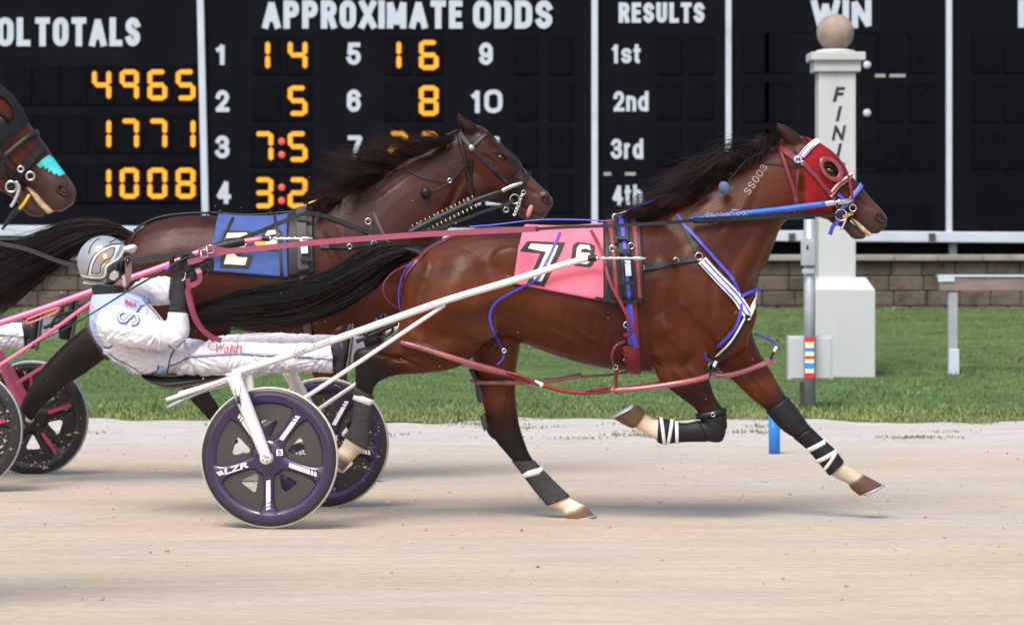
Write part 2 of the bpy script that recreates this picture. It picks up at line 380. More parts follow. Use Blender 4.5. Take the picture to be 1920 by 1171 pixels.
M = dict(
 track=dirt_track(),
 soil=mat('lawn_soil', (.078, .122, .042), .95, spec=.1, var=.35, scale=3, bump=.6, bscale=25, bdist=.03, col2=(.10, .125, .04), thr=(.56, .8, .12)),
 grass=mat('grass_blades', (.07, .15, .03), .6, spec=.25, attr='coat', var=.25, scale=1.2),
 stone=mat('wall_stone', (.098, .080, .062), .9, spec=.2, var=.35, scale=2.2, bump=.8, bscale=26, bdist=.02, col2=(.06, .045, .035), thr=(.52, 5, .16)),
 cap=mat('wall_cap', (.24, .225, .21), .9, spec=.2, var=.2, scale=4, bump=.5, bscale=30),
 dark=mat('dark_recess', (.012, .012, .013), .9, spec=.2),
 board=mat('board_black', (.0030, .0036, .0062), .6, spec=.07, var=.25, scale=1.3, bump=.08, bscale=4),
 module=mat('digit_module_black', (.0022, .0026, .0042), .7, spec=.06, var=.2, scale=3),
 seg_off=mat('unlit_segment', (.0027, .0031, .0048), .6, spec=.06),
 white_paint=mat('white_frame_paint', (.44, .50, .58), .5, var=.06, scale=3, col2=(.36, .40, .45), thr=(.62, 2.2, .2)),
 letter=mat('white_letter_vinyl', (.42, .48, .56), .5, var=.04, scale=4),
 amber=mat('amber_lamps', (1, .48, .008), .5, emit=.52, var=.05, scale=60),
 amber_edge=mat('amber_glow_edge', (.9, .13, .0), .5, emit=.38),
 red_lamp=mat('red_lamps', (1, .13, .08), .5, emit=.40),
 pillar=mat('pillar_paint', (.42, .44, .445), .75, spec=.3, var=.10, scale=1.1, bump=.25, bscale=9, col2=(.33, .345, .33), thr=(.58, 1.6, .22), stretch=(1, 1, .35)),
 ball=mat('sandstone_ball', (.27, .215, .175), .85, spec=.2, var=.25, scale=7, bump=.3, bscale=40),
 ink=mat('black_paint', (.012, .012, .014), .5),
 galv=mat('galvanised_steel', (.36, .39, .42), .45, metal=.4, var=.15, scale=6, bump=.1),
 cabinet=mat('cabinet_grey', (.42, .44, .46), .5, var=.05, scale=2),
 red=mat('red_paint', (.55, .02, .025), .5), cream=mat('cream_paint', (.75, .66, .42), .5), blue=mat('blue_paint', (.02, .22, .70), .45),
 wood=mat('weathered_wood', (.20, .16, .145), .85, var=.3, scale=5, stretch=(.5, 4, 6), bump=.4, bscale=20),
 coat_hair=mat('horse_coat', (.1, .03, .02), .42, spec=.20, attr='coat', var=.30, scale=6.5, bump=.22, bscale=150, stretch=(.35, 1, 1), bdist=.006),
 hair=mat('black_hair', (.0065, .0052, .005), .5, spec=.28, var=.4, scale=10), hair_b=mat('brown_hair', (.040, .0135, .0085), .5, spec=.3, var=.4, scale=10),
 eye=mat('dark_eye', (.006, .004, .003), .05, spec=.8), nostril=mat('nostril_flesh', (.10, .008, .006), .4), tooth=mat('teeth', (.46, .34, .21), .4, var=.35, scale=60), flesh=mat('tongue_flesh', (.50, .18, .19), .35),
 pink_cloth=mat('pink_cloth', (.74, .155, .225), .65, spec=.25, var=.10, scale=9, bump=.65, bscale=12, bdist=.012), blue_cloth=mat('blue_cloth', (.05, .09, .27), .7, spec=.25, var=.14, scale=9, bump=.65, bscale=12, bdist=.012),
 num_black=mat('number_backing', (.018, .017, .018), .7), num_white=mat('number_face', (.74, .68, .54), .7, var=.12, scale=30),
 leather=mat('black_leather', (.010, .010, .011), .45, spec=.35, var=.3, scale=30, bump=.15, bscale=90), leather_grey=mat('grey_leather', (.05, .044, .041), .6, var=.2, scale=30),
 maroon=mat('maroon_leather', (.15, .018, .034), .45, var=.15, scale=20), rein=mat('rose_rein_leather', (.23, .034, .075), .4, var=.12, scale=6), crimson=mat('red_webbing', (.20, .012, .02), .5, var=.15, scale=30), tubep=mat('pink_plastic_tube', (.30, .085, .10), .28, spec=.6, var=.2, scale=25, coat=.4), tubef=mat('brown_plastic_tube', (.22, .075, .075), .3, spec=.6, var=.2, scale=25, coat=.3),
 bluestrap=mat('blue_webbing', (.045, .055, .50), .5, var=.15, scale=25), bluepole=mat('blue_tape', (.022, .11, .52), .35, spec=.5, var=.2, scale=40, bump=.2), bluepale=mat('pale_blue_pad', (.10, .13, .62), .6),
 white_tape=mat('white_tape', (.72, .70, .68), .7, var=.08, scale=30), silver=mat('polished_steel', (.62, .62, .63), .22, metal=1, var=.1, scale=20), bandage=mat('charcoal_bandage', (.052, .049, .052), .85, spec=.2, var=.2, scale=14, bump=.5, bscale=60, stretch=(1, 1, 3)),
 boot_rubber=mat('boot_neoprene', (.012, .012, .014), .55, spec=.25, var=.3, scale=20, bump=.15), boot_pad=mat('boot_pad', (.05, .049, .052), .45, spec=.5, var=.3, scale=16, bump=.1),
 hood=mat('red_hood_cloth', (.215, .0065, .012), .8, spec=.2, var=.15, scale=10, bump=.5, bscale=22, bdist=.012), cup=mat('red_eye_cup', (.20, .03, .035), .25, spec=.6, coat=.5), yellow=mat('yellow_rubber', (.70, .42, .03), .5),
 fray=mat('frayed_tape', (.30, .40, .58), .8), turq=mat('turquoise_patch', (.04, .50, .52), .6),
 shaft_w=mat('white_shaft_paint', (.72, .70, .68), .3, spec=.5, var=.06, scale=8, col2=(.07, .03, .02), thr=(.685, 9, .01), coat=.3), pinkp=mat('pink_shaft_paint', (.76, .16, .30), .35, var=.08, scale=8, coat=.3),
 purple=mat('purple_rim_paint', (.023, .009, .053), .25, spec=.6, var=.12, scale=8, coat=.6), tyre=mat('tan_tyre', (.48, .44, .39), .8, var=.15, scale=30), rimblack=mat('black_rim', (.012, .012, .014), .35, coat=.3), wpanel=mat('wheel_panel', (.042, .036, .034), .6, var=.12, scale=12),
 mud_purple=mat('muddy_purple', (.026, .011, .055), .4, var=.2, scale=8, col2=(.40, .31, .24), thr=(.66, 42, .03), stretch=(.7, 1, 1.3)), mud_panel=mat('muddy_panel', (.02, .017, .017), .6, var=.2, scale=12, col2=(.42, .33, .25), thr=(.645, 40, .03), stretch=(.7, 1, 1.3)), mud_black=mat('muddy_black', (.012, .012, .013), .4, var=.2, scale=12, col2=(.42, .33, .25), thr=(.635, 36, .03), stretch=(.7, 1, 1.3)),
 seatv=mat('seat_vinyl', (.018, .018, .02), .4, var=.4, scale=14, bump=.2), brand=mat('freeze_brand_hair', (.42, .39, .36), .7), dim=mat('dim_strip', (.26, .28, .27), .6), white_mark=mat('white_decal', (.78, .77, .80), .5), pink_mark=mat('pink_decal', (.55, .03, .13), .5),
 suit=mat('white_racing_suit', (.78, .75, .77), .8, spec=.2, attr='coat', var=.05, scale=8, bump=.75, bscale=13, stretch=(1, 1, .8), bdist=.02), suit_line=mat('navy_piping', (.02, .02, .05), .7), suit_blue=mat('pale_blue_cloth', (.40, .47, .66), .8, spec=.2, var=.06, scale=8, bump=.5, bscale=14, bdist=.02), suit_red=mat('red_embroidery', (.5, .03, .08), .7),
 glove=mat('black_glove', (.010, .010, .012), .75, var=.4, scale=22, bump=.5, bscale=40), bootl=mat('boot_leather', (.012, .013, .016), .35, spec=.5, var=.3, scale=20, bump=.2, bscale=30), sole=mat('boot_sole', (.10, .095, .09), .8, var=.3, scale=30, bump=.4), skin=mat('skin', (.52, .26, .20), .5, var=.1, scale=15),
 helm=mat('helmet_silver', (.25, .27, .30), .38, spec=.5, var=.12, scale=9, coat=.2), helm_c=mat('helmet_cream', (.62, .61, .56), .3, coat=.5), helm_d=mat('helmet_dark', (.03, .032, .036), .3, coat=.5), helm_o=mat('helmet_orange', (.42, .22, .09), .35), lens=mat('dark_lens', (.01, .01, .012), .08, spec=.8),
 purple_line=mat('purple_stripe', (.15, .05, .35), .7), hoofm=mat('hoof_horn', (.2, .12, .08), .5))

def coat_shader():
    m = M['coat_hair']; n, l = m.node_tree.nodes, m.node_tree.links; b = n['Principled BSDF']
    tc = n.new('ShaderNodeTexCoord'); big = n.new('ShaderNodeTexNoise'); big.inputs['Scale'].default_value = 6; big.inputs['Detail'].default_value = 3; big.inputs['Distortion'].default_value = .6; l.new(tc.outputs['Object'], big.inputs['Vector'])
    bp = n.new('ShaderNodeBump'); bp.inputs['Strength'].default_value = .30; bp.inputs['Distance'].default_value = .016; l.new(big.outputs['Fac'], bp.inputs['Height'])
    fine = [x for x in n if x.type == 'BUMP' and x != bp][0]; l.new(bp.outputs[0], fine.inputs['Normal'])
    r = n.new('ShaderNodeMapRange'); r.inputs[1].default_value = .35; r.inputs[2].default_value = .65; r.inputs[3].default_value = .28; r.inputs[4].default_value = .46
    g = n.new('ShaderNodeTexNoise'); g.inputs['Scale'].default_value = 4; g.inputs['Detail'].default_value = 5; l.new(tc.outputs['Object'], g.inputs['Vector']); l.new(g.outputs['Fac'], r.inputs[0]); l.new(r.outputs[0], b.inputs['Roughness'])
coat_shader()
# ---------------------------------------------------------------- ground
def gz(y):
    t = min(max((y - 30.5) / 11.5, 0), 1); return .46 * t * t * (3 - 2 * t)
def sheet(name, xs, ys, zf, m, label):
    mb = MB(); v = [(x, y, zf(x, y)) for y in ys for x in xs]; w = len(xs)
    mb.add(v, [(j * w + i, j * w + i + 1, (j + 1) * w + i + 1, (j + 1) * w + i) for j in range(len(ys) - 1) for i in range(w - 1)])
    o = mb.build(name, m); o['kind'] = 'structure'; return o
_r = random.Random(3)
track = sheet('track', [-400, -60, -20] + [x * .5 for x in range(-24, 25)] + [20, 60, 400], [-300, -20, 4, 8] + [10 + .4 * i for i in range(45)] + [30, 60, 700], lambda x, y: -.02 if y > 29 else .006 * math.sin(x * 1.7 + y * 2.3) * math.sin(y * 1.3 - x * .4), M['track'], '')
edge = lambda x: 25.1 + .22 * math.sin(x * 1.3) + .16 * math.sin(x * 3.1 + 1) + .10 * math.sin(x * 7.3 + 2) + .07 * math.sin(x * 13 + .5)
gx = [-400, -60, -20] + [x * .12 for x in range(-84, 85)] + [20, 60, 400]
lawn = sheet('lawn', gx, [0, .5, 1, 2, 3.5, 5, 6, 7, 8, 9, 10, 11, 12, 13, 14, 15, 16, 16.9], lambda x, y: 0, M['soil'], '')
me = lawn.data
for vt in me.vertices:
    y0 = edge(max(-11, min(11, vt.co.x))); y = y0 + vt.co.y / 16.9 * (42.0 - y0); vt.co.y = y; vt.co.z = gz(y) + .004 + .012 * min(1, (y - y0) / 2)
terr = sheet('ground', [-400, -20, 20, 400], [42.5, 60, 900], lambda x, y: 1.12, mat('bare_earth', (.06, .05, .04), .95), '')
# grass blades: nobody could count them
def blades(name, n, pos, hgt, colf, label):
    V = np.zeros((n, 3, 3)); C = np.ones((n, 3, 4))
    for i in range(n):
        x, y, s = pos(i); h = hgt() * s; a = _r.uniform(0, math.pi); w = .007 * s + .004; z = gz(y) + .01
        lx, ly = _r.gauss(0, .4) * h, _r.gauss(0, .4) * h; ca, sa = math.cos(a) * w, math.sin(a) * w
        V[i] = [(x - ca, y - sa, z), (x + ca, y + sa, z), (x + lx, y + ly, z + h)]; C[i, :, :3] = colf(x, y)
    me = bpy.data.meshes.new(name); me.vertices.add(n * 3); me.vertices.foreach_set('co', V.ravel()); me.loops.add(n * 3); me.polygons.add(n)
    me.loops.foreach_set('vertex_index', np.arange(n * 3)); me.polygons.foreach_set('loop_start', np.arange(n) * 3); me.update(calc_edges=True)
    at = me.color_attributes.new('coat', 'FLOAT_COLOR', 'POINT'); at.data.foreach_set('color', C.astype(np.float32).ravel()); me.materials.append(M['grass'])
    o = link(name, me); o['kind'] = 'stuff'; o['label'] = label; o['category'] = 'grass'; return o
def gcol(x, y):
    k = _r.uniform(.75, 1.3); t = max(0, 1 - (y - 25) / 2.6) * (.25 + .75 * _r.random()) * (1.15 if x > 4 else .8)
    p = .5 + .5 * math.sin(x * 1.1 + math.sin(y * .9) * 2)
    return ((.090 + .022 * p) * k + .16 * t, (.158 + .03 * p) * k + .07 * t, .060 * k + .035 * t)
def lawn_pos(i):
    x = _r.uniform(-8.2, 8.2); y = edge(x) + 16.4 * _r.random() ** 1.35 + (_r.random() ** 3 * .5 - .12)
    return x, y, (.65 + .25 * math.sin(x * 2.1 + y) * math.sin(y * 1.7)) * (.85 if y > 27 else 1)
blades('grass', 90000, lawn_pos, lambda: _r.uniform(.025, .075), gcol, 'short green mown grass between the track and the stone wall')
tufts = [(_r.uniform(-6, 6), 25.2 - abs(_r.gauss(0, 1.5)), _r.uniform(.4, 1)) for _ in range(46)]
def weed_pos(i):
    x, y, s = tufts[i % len(tufts)]; return x + _r.gauss(0, .13), y + _r.gauss(0, .07), s
blades('weeds', 2600, weed_pos, lambda: _r.uniform(.012, .035), lambda x, y: (.17 * _r.uniform(.7, 1.2), .19, .10), 'thin tufts of weeds on the pale edge of the dirt track')
# loose clods on the track
mb = MB()
for i in range(600):
    y = 12.6 + 12.4 * _r.random() ** .8; x = _r.uniform(-.19, .19) * y; r = .0025 + .007 * _r.random() ** 3
    v, f = ellipsoid((x, y, r * .4), r * _r.uniform(1, 1.8), r, r * .7, 5, 3); mb.add(v, f)
gr = mb.build('gravel', mat('clods', (.33, .27, .22), .95, var=.5, scale=40)); tag(gr, 'small loose clods scattered over the tan dirt track', 'gravel', None, 'stuff')
mb = MB()
for i in range(230):                      # dirt kicked up by wheels and hooves
    cx, cy, cd, sp = [(690, 800, 17.3, 60), (120, 780, 19.4, 70), (900, 750, 16.6, 130), (1250, 700, 16.5, 160), (500, 640, 16.5, 260)][i % 5]
    x, y = _r.gauss(cx, sp), min(940, _r.gauss(cy, sp * .8)); r = .0016 + .003 * _r.random() ** 2; p = P(x, y, cd + _r.uniform(-.7, .3))
    v, f = ellipsoid(p, r * _r.uniform(1, 1.6), r, r, 5, 3); mb.add(v, f)
tag(mb.build('dirt_spray', mat('flying_clods', (.50, .42, .34), .95)), 'tiny clods of dirt thrown up by wheels and hooves', 'dirt', None, 'stuff')

# ---------------------------------------------------------------- stone wall
WD = 42.0
t = thing('stone_wall', 'low retaining wall of brown concrete blocks with pale cap under the board', 'wall', (0, WD, .46))
mb = MB(); zb, zt = .30, 1.12; rows = 4; rh = (zt - zb) / rows
for r in range(rows):
    x = -14 + (.23 if r % 2 else 0)
    while x < 14:
        w = _r.uniform(.40, .50); j = _r.uniform(-.02, .02) - .012 * r * -1
        v, f = box((x + .003, WD + .02 + j + .012 * r, zb + r * rh + .002), (x + w - .003, WD + .4, zb + (r + 1) * rh - .002)); mb.add(v, f); x += w
bl = mb.build('block_courses', M['stone'], t, False); bevel(bl, .018, 1)
mb = MB(); mb.add(*box((-14, WD + .12, zb - .2), (14, WD + .5, zt - .01))); mb.build('wall_core', M['dark'], t, False)
mb = MB(); x = -14
while x < 14:
    mb.add(*box((x + .003, WD - .01, zt + .002), (x + .597, WD + .5, zt + .085))); x += .6
bevel(mb.build('cap_stone', M['cap'], t, False), .012, 1)


def arc(cx, cy, rx, ry, a0, a1, n=10): return [(cx + rx * math.cos(math.radians(a0 + (a1 - a0) * i / n)), cy + ry * math.sin(math.radians(a0 + (a1 - a0) * i / n))) for i in range(n + 1)]
def oval(r): return arc(1 - r, 1 - r, r, r * .9, 90, 0, 5) + arc(1 - r, r, r, r * .9, 0, -90, 5) + arc(r, r, r, r * .9, 270, 180, 5) + arc(r, 1 - r, r, r * .9, 180, 90, 5)
_O = [(.5, 1)] + arc(.55, .72, .45, .28, 90, 0, 6) + arc(.55, .28, .45, .28, 0, -90, 6) + arc(.45, .28, .45, .28, 270, 180, 6) + arc(.45, .72, .45, .28, 180, 90, 6) + [(.5, 1)]
_S = arc(.5, .74, .48, .26, 20, 180, 9) + [(.06, .64), (.3, .54), (.7, .46), (.94, .36)] + arc(.5, .26, .48, .26, 0, -160, 9)
_3 = arc(.46, .76, .46, .24, 165, -80, 10) + [(.4, .52)]; _3b = [(.4, .52)] + arc(.46, .27, .52, .27, 82, -165, 11)
_B2 = arc(.5, .72, .47, .28, 175, -20, 10) + [(.8, .48), (.04, .02), (.04, 0), (1, 0)]
GL = {'O': [_O], '0': [_O], 'L': [[(0, 1), (0, 0), (1, 0)]], 'P': [[(0, 0), (0, 1), (.6, 1)] + arc(.6, .75, .4, .25, 90, -90, 8) + [(0, .5)]], 'T': [[(0, 1), (1, 1)], [(.5, 1), (.5, 0)]], 'A': [[(0, 0), (.5, 1.0), (1, 0)], [(.2, .3), (.8, .3)]],
 'S': [_S], 'R': [[(0, 0), (0, 1), (.6, 1)] + arc(.6, .75, .4, .25, 90, -90, 8) + [(0, .5)], [(.6, .5), (1, 0)]], 'X': [[(0, 0), (1, 1)], [(0, 1), (1, 0)]], 'I': [[(.5, 0), (.5, 1)]], 'M': [[(0, 0), (0, 1), (.5, .1), (1, 1), (1, 0)]], 'E': [[(1, 1), (0, 1), (0, 0), (1, 0)], [(0, .52), (.85, .52)]],
 'D': [[(0, 0), (0, 1), (.5, 1)] + arc(.55, .72, .45, .28, 90, 0, 6) + arc(.55, .28, .45, .28, 0, -90, 6) + [(0, 0)]], 'U': [[(0, 1)] + arc(.5, .28, .5, .28, 180, 360, 10) + [(1, 1)]], 'W': [[(0, 1), (.25, 0), (.5, .9), (.75, 0), (1, 1)]], 'N': [[(0, 0), (0, 1), (1, 0), (1, 1)]], 'C': [arc(.5, .72, .48, .28, 10, 180, 8) + arc(.5, .28, .48, .28, 180, 350, 8)],
 '1': [[(.1, .78), (.42, .86), (.62, 1), (.62, 0)]], '2': [_B2], '3': [_3, _3b], '4': [[(.74, 0), (.74, 1), (.0, .26), (1, .26)]], '5': [[(.9, 1), (.14, 1), (.06, .5)] + arc(.48, .3, .5, .3, 130, -165, 12)], '6': [arc(.5, .74, .46, .26, 15, 180, 8) + arc(.5, .3, .48, .3, 180, 540, 16)], '7': [[(0, 1), (1, 1), (.62, .5), (.4, 0)]], '8': [arc(.5, .76, .43, .24, -90, 270, 14), arc(.5, .27, .5, .27, 90, 450, 14)], '9': [arc(.5, .7, .48, .3, 0, 360, 16), arc(.5, .26, .48, .26, 0, -165, 8) + [], [(.98, .7), (.98, .26)]],
 'a': [arc(.45, .34, .45, .34, 0, 360, 14), [(.95, .7), (.95, 0)]], 'l': [[(.5, 0), (.5, 1)]], 's': [[(a, b * .72) for a, b in _S]], 't': [[(.35, .95)] + arc(.62, .18, .3, .17, 180, 275, 5), [(0, .7), (.85, .7)]], 'n': [[(0, 0), (0, .72)], [(0, .48)] + arc(.5, .5, .5, .22, 170, 0, 8) + [(1, 0)]], 'd': [arc(.5, .36, .5, .36, 0, 360, 16), [(1, 0), (1, 1)]], 'r': [[(0, 0), (0, .72)], [(0, .45)] + arc(.7, .45, .7, .26, 170, 95, 5)], 'h': [[(0, 0), (0, 1)], [(0, .48)] + arc(.5, .5, .5, .22, 170, 0, 8) + [(1, 0)]]}
GW = {'l': .3, 'a': .85, 'L': .86, 'T': .98, 'E': .86, 'I': .28, '1': .62, 'M': 1.25, 'W': 1.45, 't': .62, 'r': .62, 'A': 1.15, 'X': 1.1, 's': .85, 'n': .9, 'd': .95, 'h': .9, 'O': 1.05, 'D': 1.02}
def stroke(pts, hw):                     # every segment and every joint is its own small facet; word() lays them at slightly different depths
    P_ = [np.array(p, float) for p in pts]; P_ = [p for i, p in enumerate(P_) if i == 0 or np.hypot(*(p - P_[i - 1])) > 1e-3]; n = len(P_); out = []; cl = np.hypot(*(P_[0] - P_[-1])) < 1e-2
    dirs = [(P_[i + 1] - P_[i]) / np.hypot(*(P_[i + 1] - P_[i])) for i in range(n - 1)]; ang = lambda a, b: math.degrees(math.acos(max(-1, min(1, a @ b))))
    for i in range(n - 1):
        a, b, d_ = P_[i], P_[i + 1], dirs[i]; nn = np.array([-d_[1], d_[0]]) * hw
        pa = dirs[i - 1] if i else (dirs[-1] if cl else None); pb = dirs[i + 1] if i < n - 2 else (dirs[0] if cl else None)
        ta = ang(pa, d_) if pa is not None else 0; tb_ = ang(d_, pb) if pb is not None else 0
        ex = lambda t: hw * min(1, math.tan(math.radians(min(t, 90) / 2))) if 40 < t < 110 else (hw * .35 if t >= 110 else 0)
        a2, b2 = a - d_ * ex(ta), b + d_ * ex(tb_); out.append([a2 - nn, b2 - nn, b2 + nn, a2 + nn])
        if 2 < tb_ <= 40: out.append([b + hw * np.array([math.cos(w), math.sin(w)]) for w in np.linspace(0, 2 * math.pi, 13)[:-1]])
    return out
def word(s, x0, y0, x1, y1, sw, mapf):    # letters inside a box, stroke width sw, all in picture units of the thing's own plane
    mb = MB(); cnt = 0; gap = sw * .48; tot = sum(GW.get(c, 1) for c in s); unit = (x1 - x0 - gap * (len(s) - 1)) / tot; x = x0
    for c in s:
        w = unit * GW.get(c, 1); hs = sw / 2; wd = max(w - sw, .01)
        for k, g in enumerate(GL[c]):
            pts = []
            for i, (a, b) in enumerate(g):
                px = x + hs + a * wd if c != 'I' else x + w / 2; py = y1 - hs - b * (y1 - y0 - sw)
                if i in (0, len(g) - 1) and not (abs(g[0][0] - g[-1][0]) + abs(g[0][1] - g[-1][1]) < 1e-3):
                    o = g[1] if i == 0 else g[-2]; dx, dy = (a - o[0]) * wd, -(b - o[1]) * (y1 - y0 - sw); l = math.hypot(dx, dy) + 1e-6
                    px += dx / l * hs; py += dy / l * hs
                pts.append((px, py))
            for poly in stroke(pts, hs): cnt += 1; mb.add([mapf(q[0], q[1], cnt * .1) for q in poly], [tuple(range(len(poly)))])
        x += w + gap
    return mb
# ---------------------------------------------------------------- tote board
BD = 44.0
t = thing('tote_board', 'large black racetrack tote board with white lettering and amber odds digits', 'scoreboard', P(960, 450, BD))
board = t
mb = MB(); mb.add(*pbox(-420, -130, 2360, 446, BD, BD + .6)); mb.build('panel', M['board'], t, False)
mb = MB(); mb.add(*pbox(-420, 449, 2360, 500, BD + .35, BD + .55)); mb.build('base_skirt', M['dark'], t, False)
for x in range(-300, 2301, 260):
    mb = MB(); mb.add(*pbox(x, 446, x + 14, 500, BD + .15, BD + .3)); mb.build('support_leg', M['galv'], t, False)
def frame(x0, y0, x1, y1, x2=None):
    mb = MB(); a, b = P(x0, y0, BD), P(x1, y1, BD); v, f = box((a.x, BD - .09, b.z), (b.x, BD - .002, a.z))
    if x2 is not None:
        dx = P(x2, 0, BD).x - a.x; v = [(p[0] + (dx if p[2] > (a.z + b.z) / 2 else 0), p[1], p[2]) for p in v]
    mb.add(v, f); return bevel(mb.build('frame_bar', M['white_paint'], t, False), .01, 1)
frame(380, -130, 393, 428, 367); frame(1109, -130, 1121, 433); frame(1360, -130, 1371, 434); frame(1773, -130, 1784, 436); frame(-330, -130, -318, 424)
mb = MB(); v, f = box((P(-420, 0, BD).x, BD - .13, 0), (P(2360, 0, BD).x, BD - .03, .155))
z0, z1 = P(0, 442.5, BD).z, P(1920, 455.5, BD).z; xa, xb = P(0, 0, BD).x, P(1920, 0, BD).x
v = [(p[0], p[1], p[2] + z0 + (z1 - z0) * (p[0] - xa) / (xb - xa)) for p in v]; mb.add(v, f); bevel(mb.build('bottom_rail', M['white_paint'], t, False), .012, 1)
for x in (290, 1485, 1748):
    mb = MB(); mb.add(*pbox(x - 6, 437, x + 6, 451, BD - .17, BD - .135)); mb.build('rail_bracket', M['leather_grey'], t, False)
def letters(s, x0, y0, x1, y1, sw=9):
    return word(s, x0, y0, x1, y1, sw, lambda x, y, k: P(x, y, BD - .012 - .001 * k)).build('lettering', M['letter'], t, False)
for s, x0, y0, x1, y1 in [('POOL', -79, 33, 57, 87), ('TOTALS', 66, 33, 263, 87), ('APPROXIMATE', 492, 1, 867, 54), ('ODDS', 887, 1, 1036, 54), ('WIN', 1521, 0, 1634, 53), ('PLACE', 1909, 0, 2080, 52)]: letters(s, x0, y0, x1, y1, 12)
letters('RESULTS', 1160, 5, 1321, 43, 8.5)
for s, x0, y0, x1, y1 in [('1', 404, 82, 426, 122), ('2', 404, 169, 430, 210), ('3', 404, 254, 431, 297), ('4', 406, 338, 433, 382), ('5', 650, 80, 677, 122), ('6', 650, 168, 677, 210), ('7', 652, 254, 680, 298), ('8', 652, 340, 680, 384), ('9', 898, 80, 924, 122), ('10', 883, 168, 942, 212), ('11', 890, 254, 942, 298), ('12', 885, 340, 943, 384),
                          ('1st', 1147, 82, 1202, 119), ('2nd', 1150, 171, 1216, 209), ('3rd', 1146, 260, 1206, 298), ('4th', 1148, 346, 1205, 385)]: letters(s, x0, y0, x1, y1, 8.6 if len(s) < 3 else 7)
SEG = {'0': 'abcdef', '1': 'bc', '2': 'abged', '3': 'abgcd', '4': 'fgbc', '5': 'afgcd', '6': 'afgecd', '7': 'abc', '8': 'abcdefg', '9': 'abfgc', ' ': ''}
def segs(x0, y0, x1, y1, th, grow=0.):
    ym = (y0 + y1) / 2; h = th / 2; c = th * .55
    def hz(y, s): return [(x0 + c - grow, y), (x0 + c + h * .7, y - h - grow), (x1 - c - h * .7, y - h - grow), (x1 - c + grow, y), (x1 - c - h * .7, y + h + grow), (x0 + c + h * .7, y + h + grow)]
    def vt(x, a, b): return [(x, a - grow), (x + h + grow, a + h * .8), (x + h + grow, b - h * .8), (x, b + grow), (x - h - grow, b - h * .8), (x - h - grow, a + h * .8)]
    return dict(a=hz(y0 + h, 0), g=hz(ym, 0), d=hz(y1 - h, 0), f=vt(x0 + h, y0 + h * .6, ym - 1), b=vt(x1 - h, y0 + h * .6, ym - 1), e=vt(x0 + h, ym + 1, y1 - h * .6), c=vt(x1 - h, ym + 1, y1 - h * .6))
def digit(ch, x0, y0, x1, y1, th=8.2):
    g = SEG[ch]; mb = MB()
    for k, poly in segs(x0, y0, x1, y1, th).items():
        if k in g: mb.add([P(x, y, BD - .034) for x, y in poly], [(0, 1, 2, 3, 4, 5)], 0)
    for k, poly in segs(x0, y0, x1, y1, th, .9).items():
        if k in g: mb.add([P(x, y, BD - .03) for x, y in poly], [(0, 1, 2, 3, 4, 5)], 1)
    return mb.build('lit_digit', [M['amber'], M['amber_edge']], t, False)
def module(x0, y0, x1, y1):
    mb = MB(); mb.add(*pbox(x0 - 8, y0 - 8, x1 + 8, y1 + 8, BD - .02, BD + .1))
    for poly in segs(x0, y0, x1, y1, 8).values(): mb.add([P(x, y, BD - .0225) for x, y in poly], [(0, 1, 2, 3, 4, 5)], 1)
    mb.build('digit_module', [M['module'], M['seg_off']], t, False)
L4 = lambda y0, y1: [(173, y0, 208, y1), (225, y0, 260, y1), (277, y0, 313, y1), (330, y0, 366, y1)]
for (y0, y1), s in (((131, 188), '4965'), ((223, 279), '1771'), ((315, 372), '1008')):
    for b, ch in zip(L4(y0, y1), s): module(*b); digit(ch, *b)
    for x in (17, 69, 122): module(x, y0, x + 34, y1)
OD = [(482, 540), (728, 786), (970, 1037)]
for ri, (y0, y1) in enumerate([(76, 131), (161, 217), (247, 303), (333, 390)]):
    for ci, (xa, xb) in enumerate(OD):
        s = [['14', ' 5', '75', '32'], ['16', ' 8', '22', '  '], ['  '] * 4][ci][ri]
        for x, ch in ((xa - (6 if ri > 1 and ci == 0 else 0), s[0]), (xb, s[1])):
            w = 36 if ci < 2 else 30; module(x, y0, x + w, y1)
            if ch == '1': digit('1', x - 12, y0, x + 24, y1)
            elif ch != ' ': digit(ch, x, y0, x + w, y1)
for y in (265, 290, 351, 376):
    mb = MB(); mb.add(*lathe(P(528, y, BD - .034), [(0, 0), (.045, 0), (.05, .012)], 'Y', 14)); mb.build('colon_lamp', M['red_lamp'], t)
for x in (1240, 1300): 
    for y in (76, 161, 247, 333): module(x, y, x + 30, y + 55)
for x in (1400, 1442, 1650, 1710, 1830, 1888):
    for y in (70, 162, 250): module(x, y, x + 34, y + 58)
for y in (122, 212):
    mb = MB(); mb.add(*lathe(P(1626, y, BD - .02), [(0, -.006), (.05, -.004), (.056, .01)], 'Y', 18)); mb.build('decimal_point', M['letter'], t)
for x0, x1, y in ((1641, 1660, 142), (1668, 1698, 142), (1132, 1146, 326), (1172, 1192, 326)):
    mb = MB(); mb.add(*pbox(x0, y - 3, x1, y + 3, BD - .024, BD - .002)); mb.build('slot_strip', M['dim'], t, False)
for x0, y0, x1, y1 in ((1400, 265, 1750, 312), (1400, 385, 1750, 428), (1830, 320, 2100, 428), (1385, 60, 1755, 62), (1385, 320, 1755, 322)):
    mb = MB(); mb.add(*pbox(x0, y0, x1, y1, BD - .01, BD + .1)); mb.build('access_panel', M['module'], t, False)

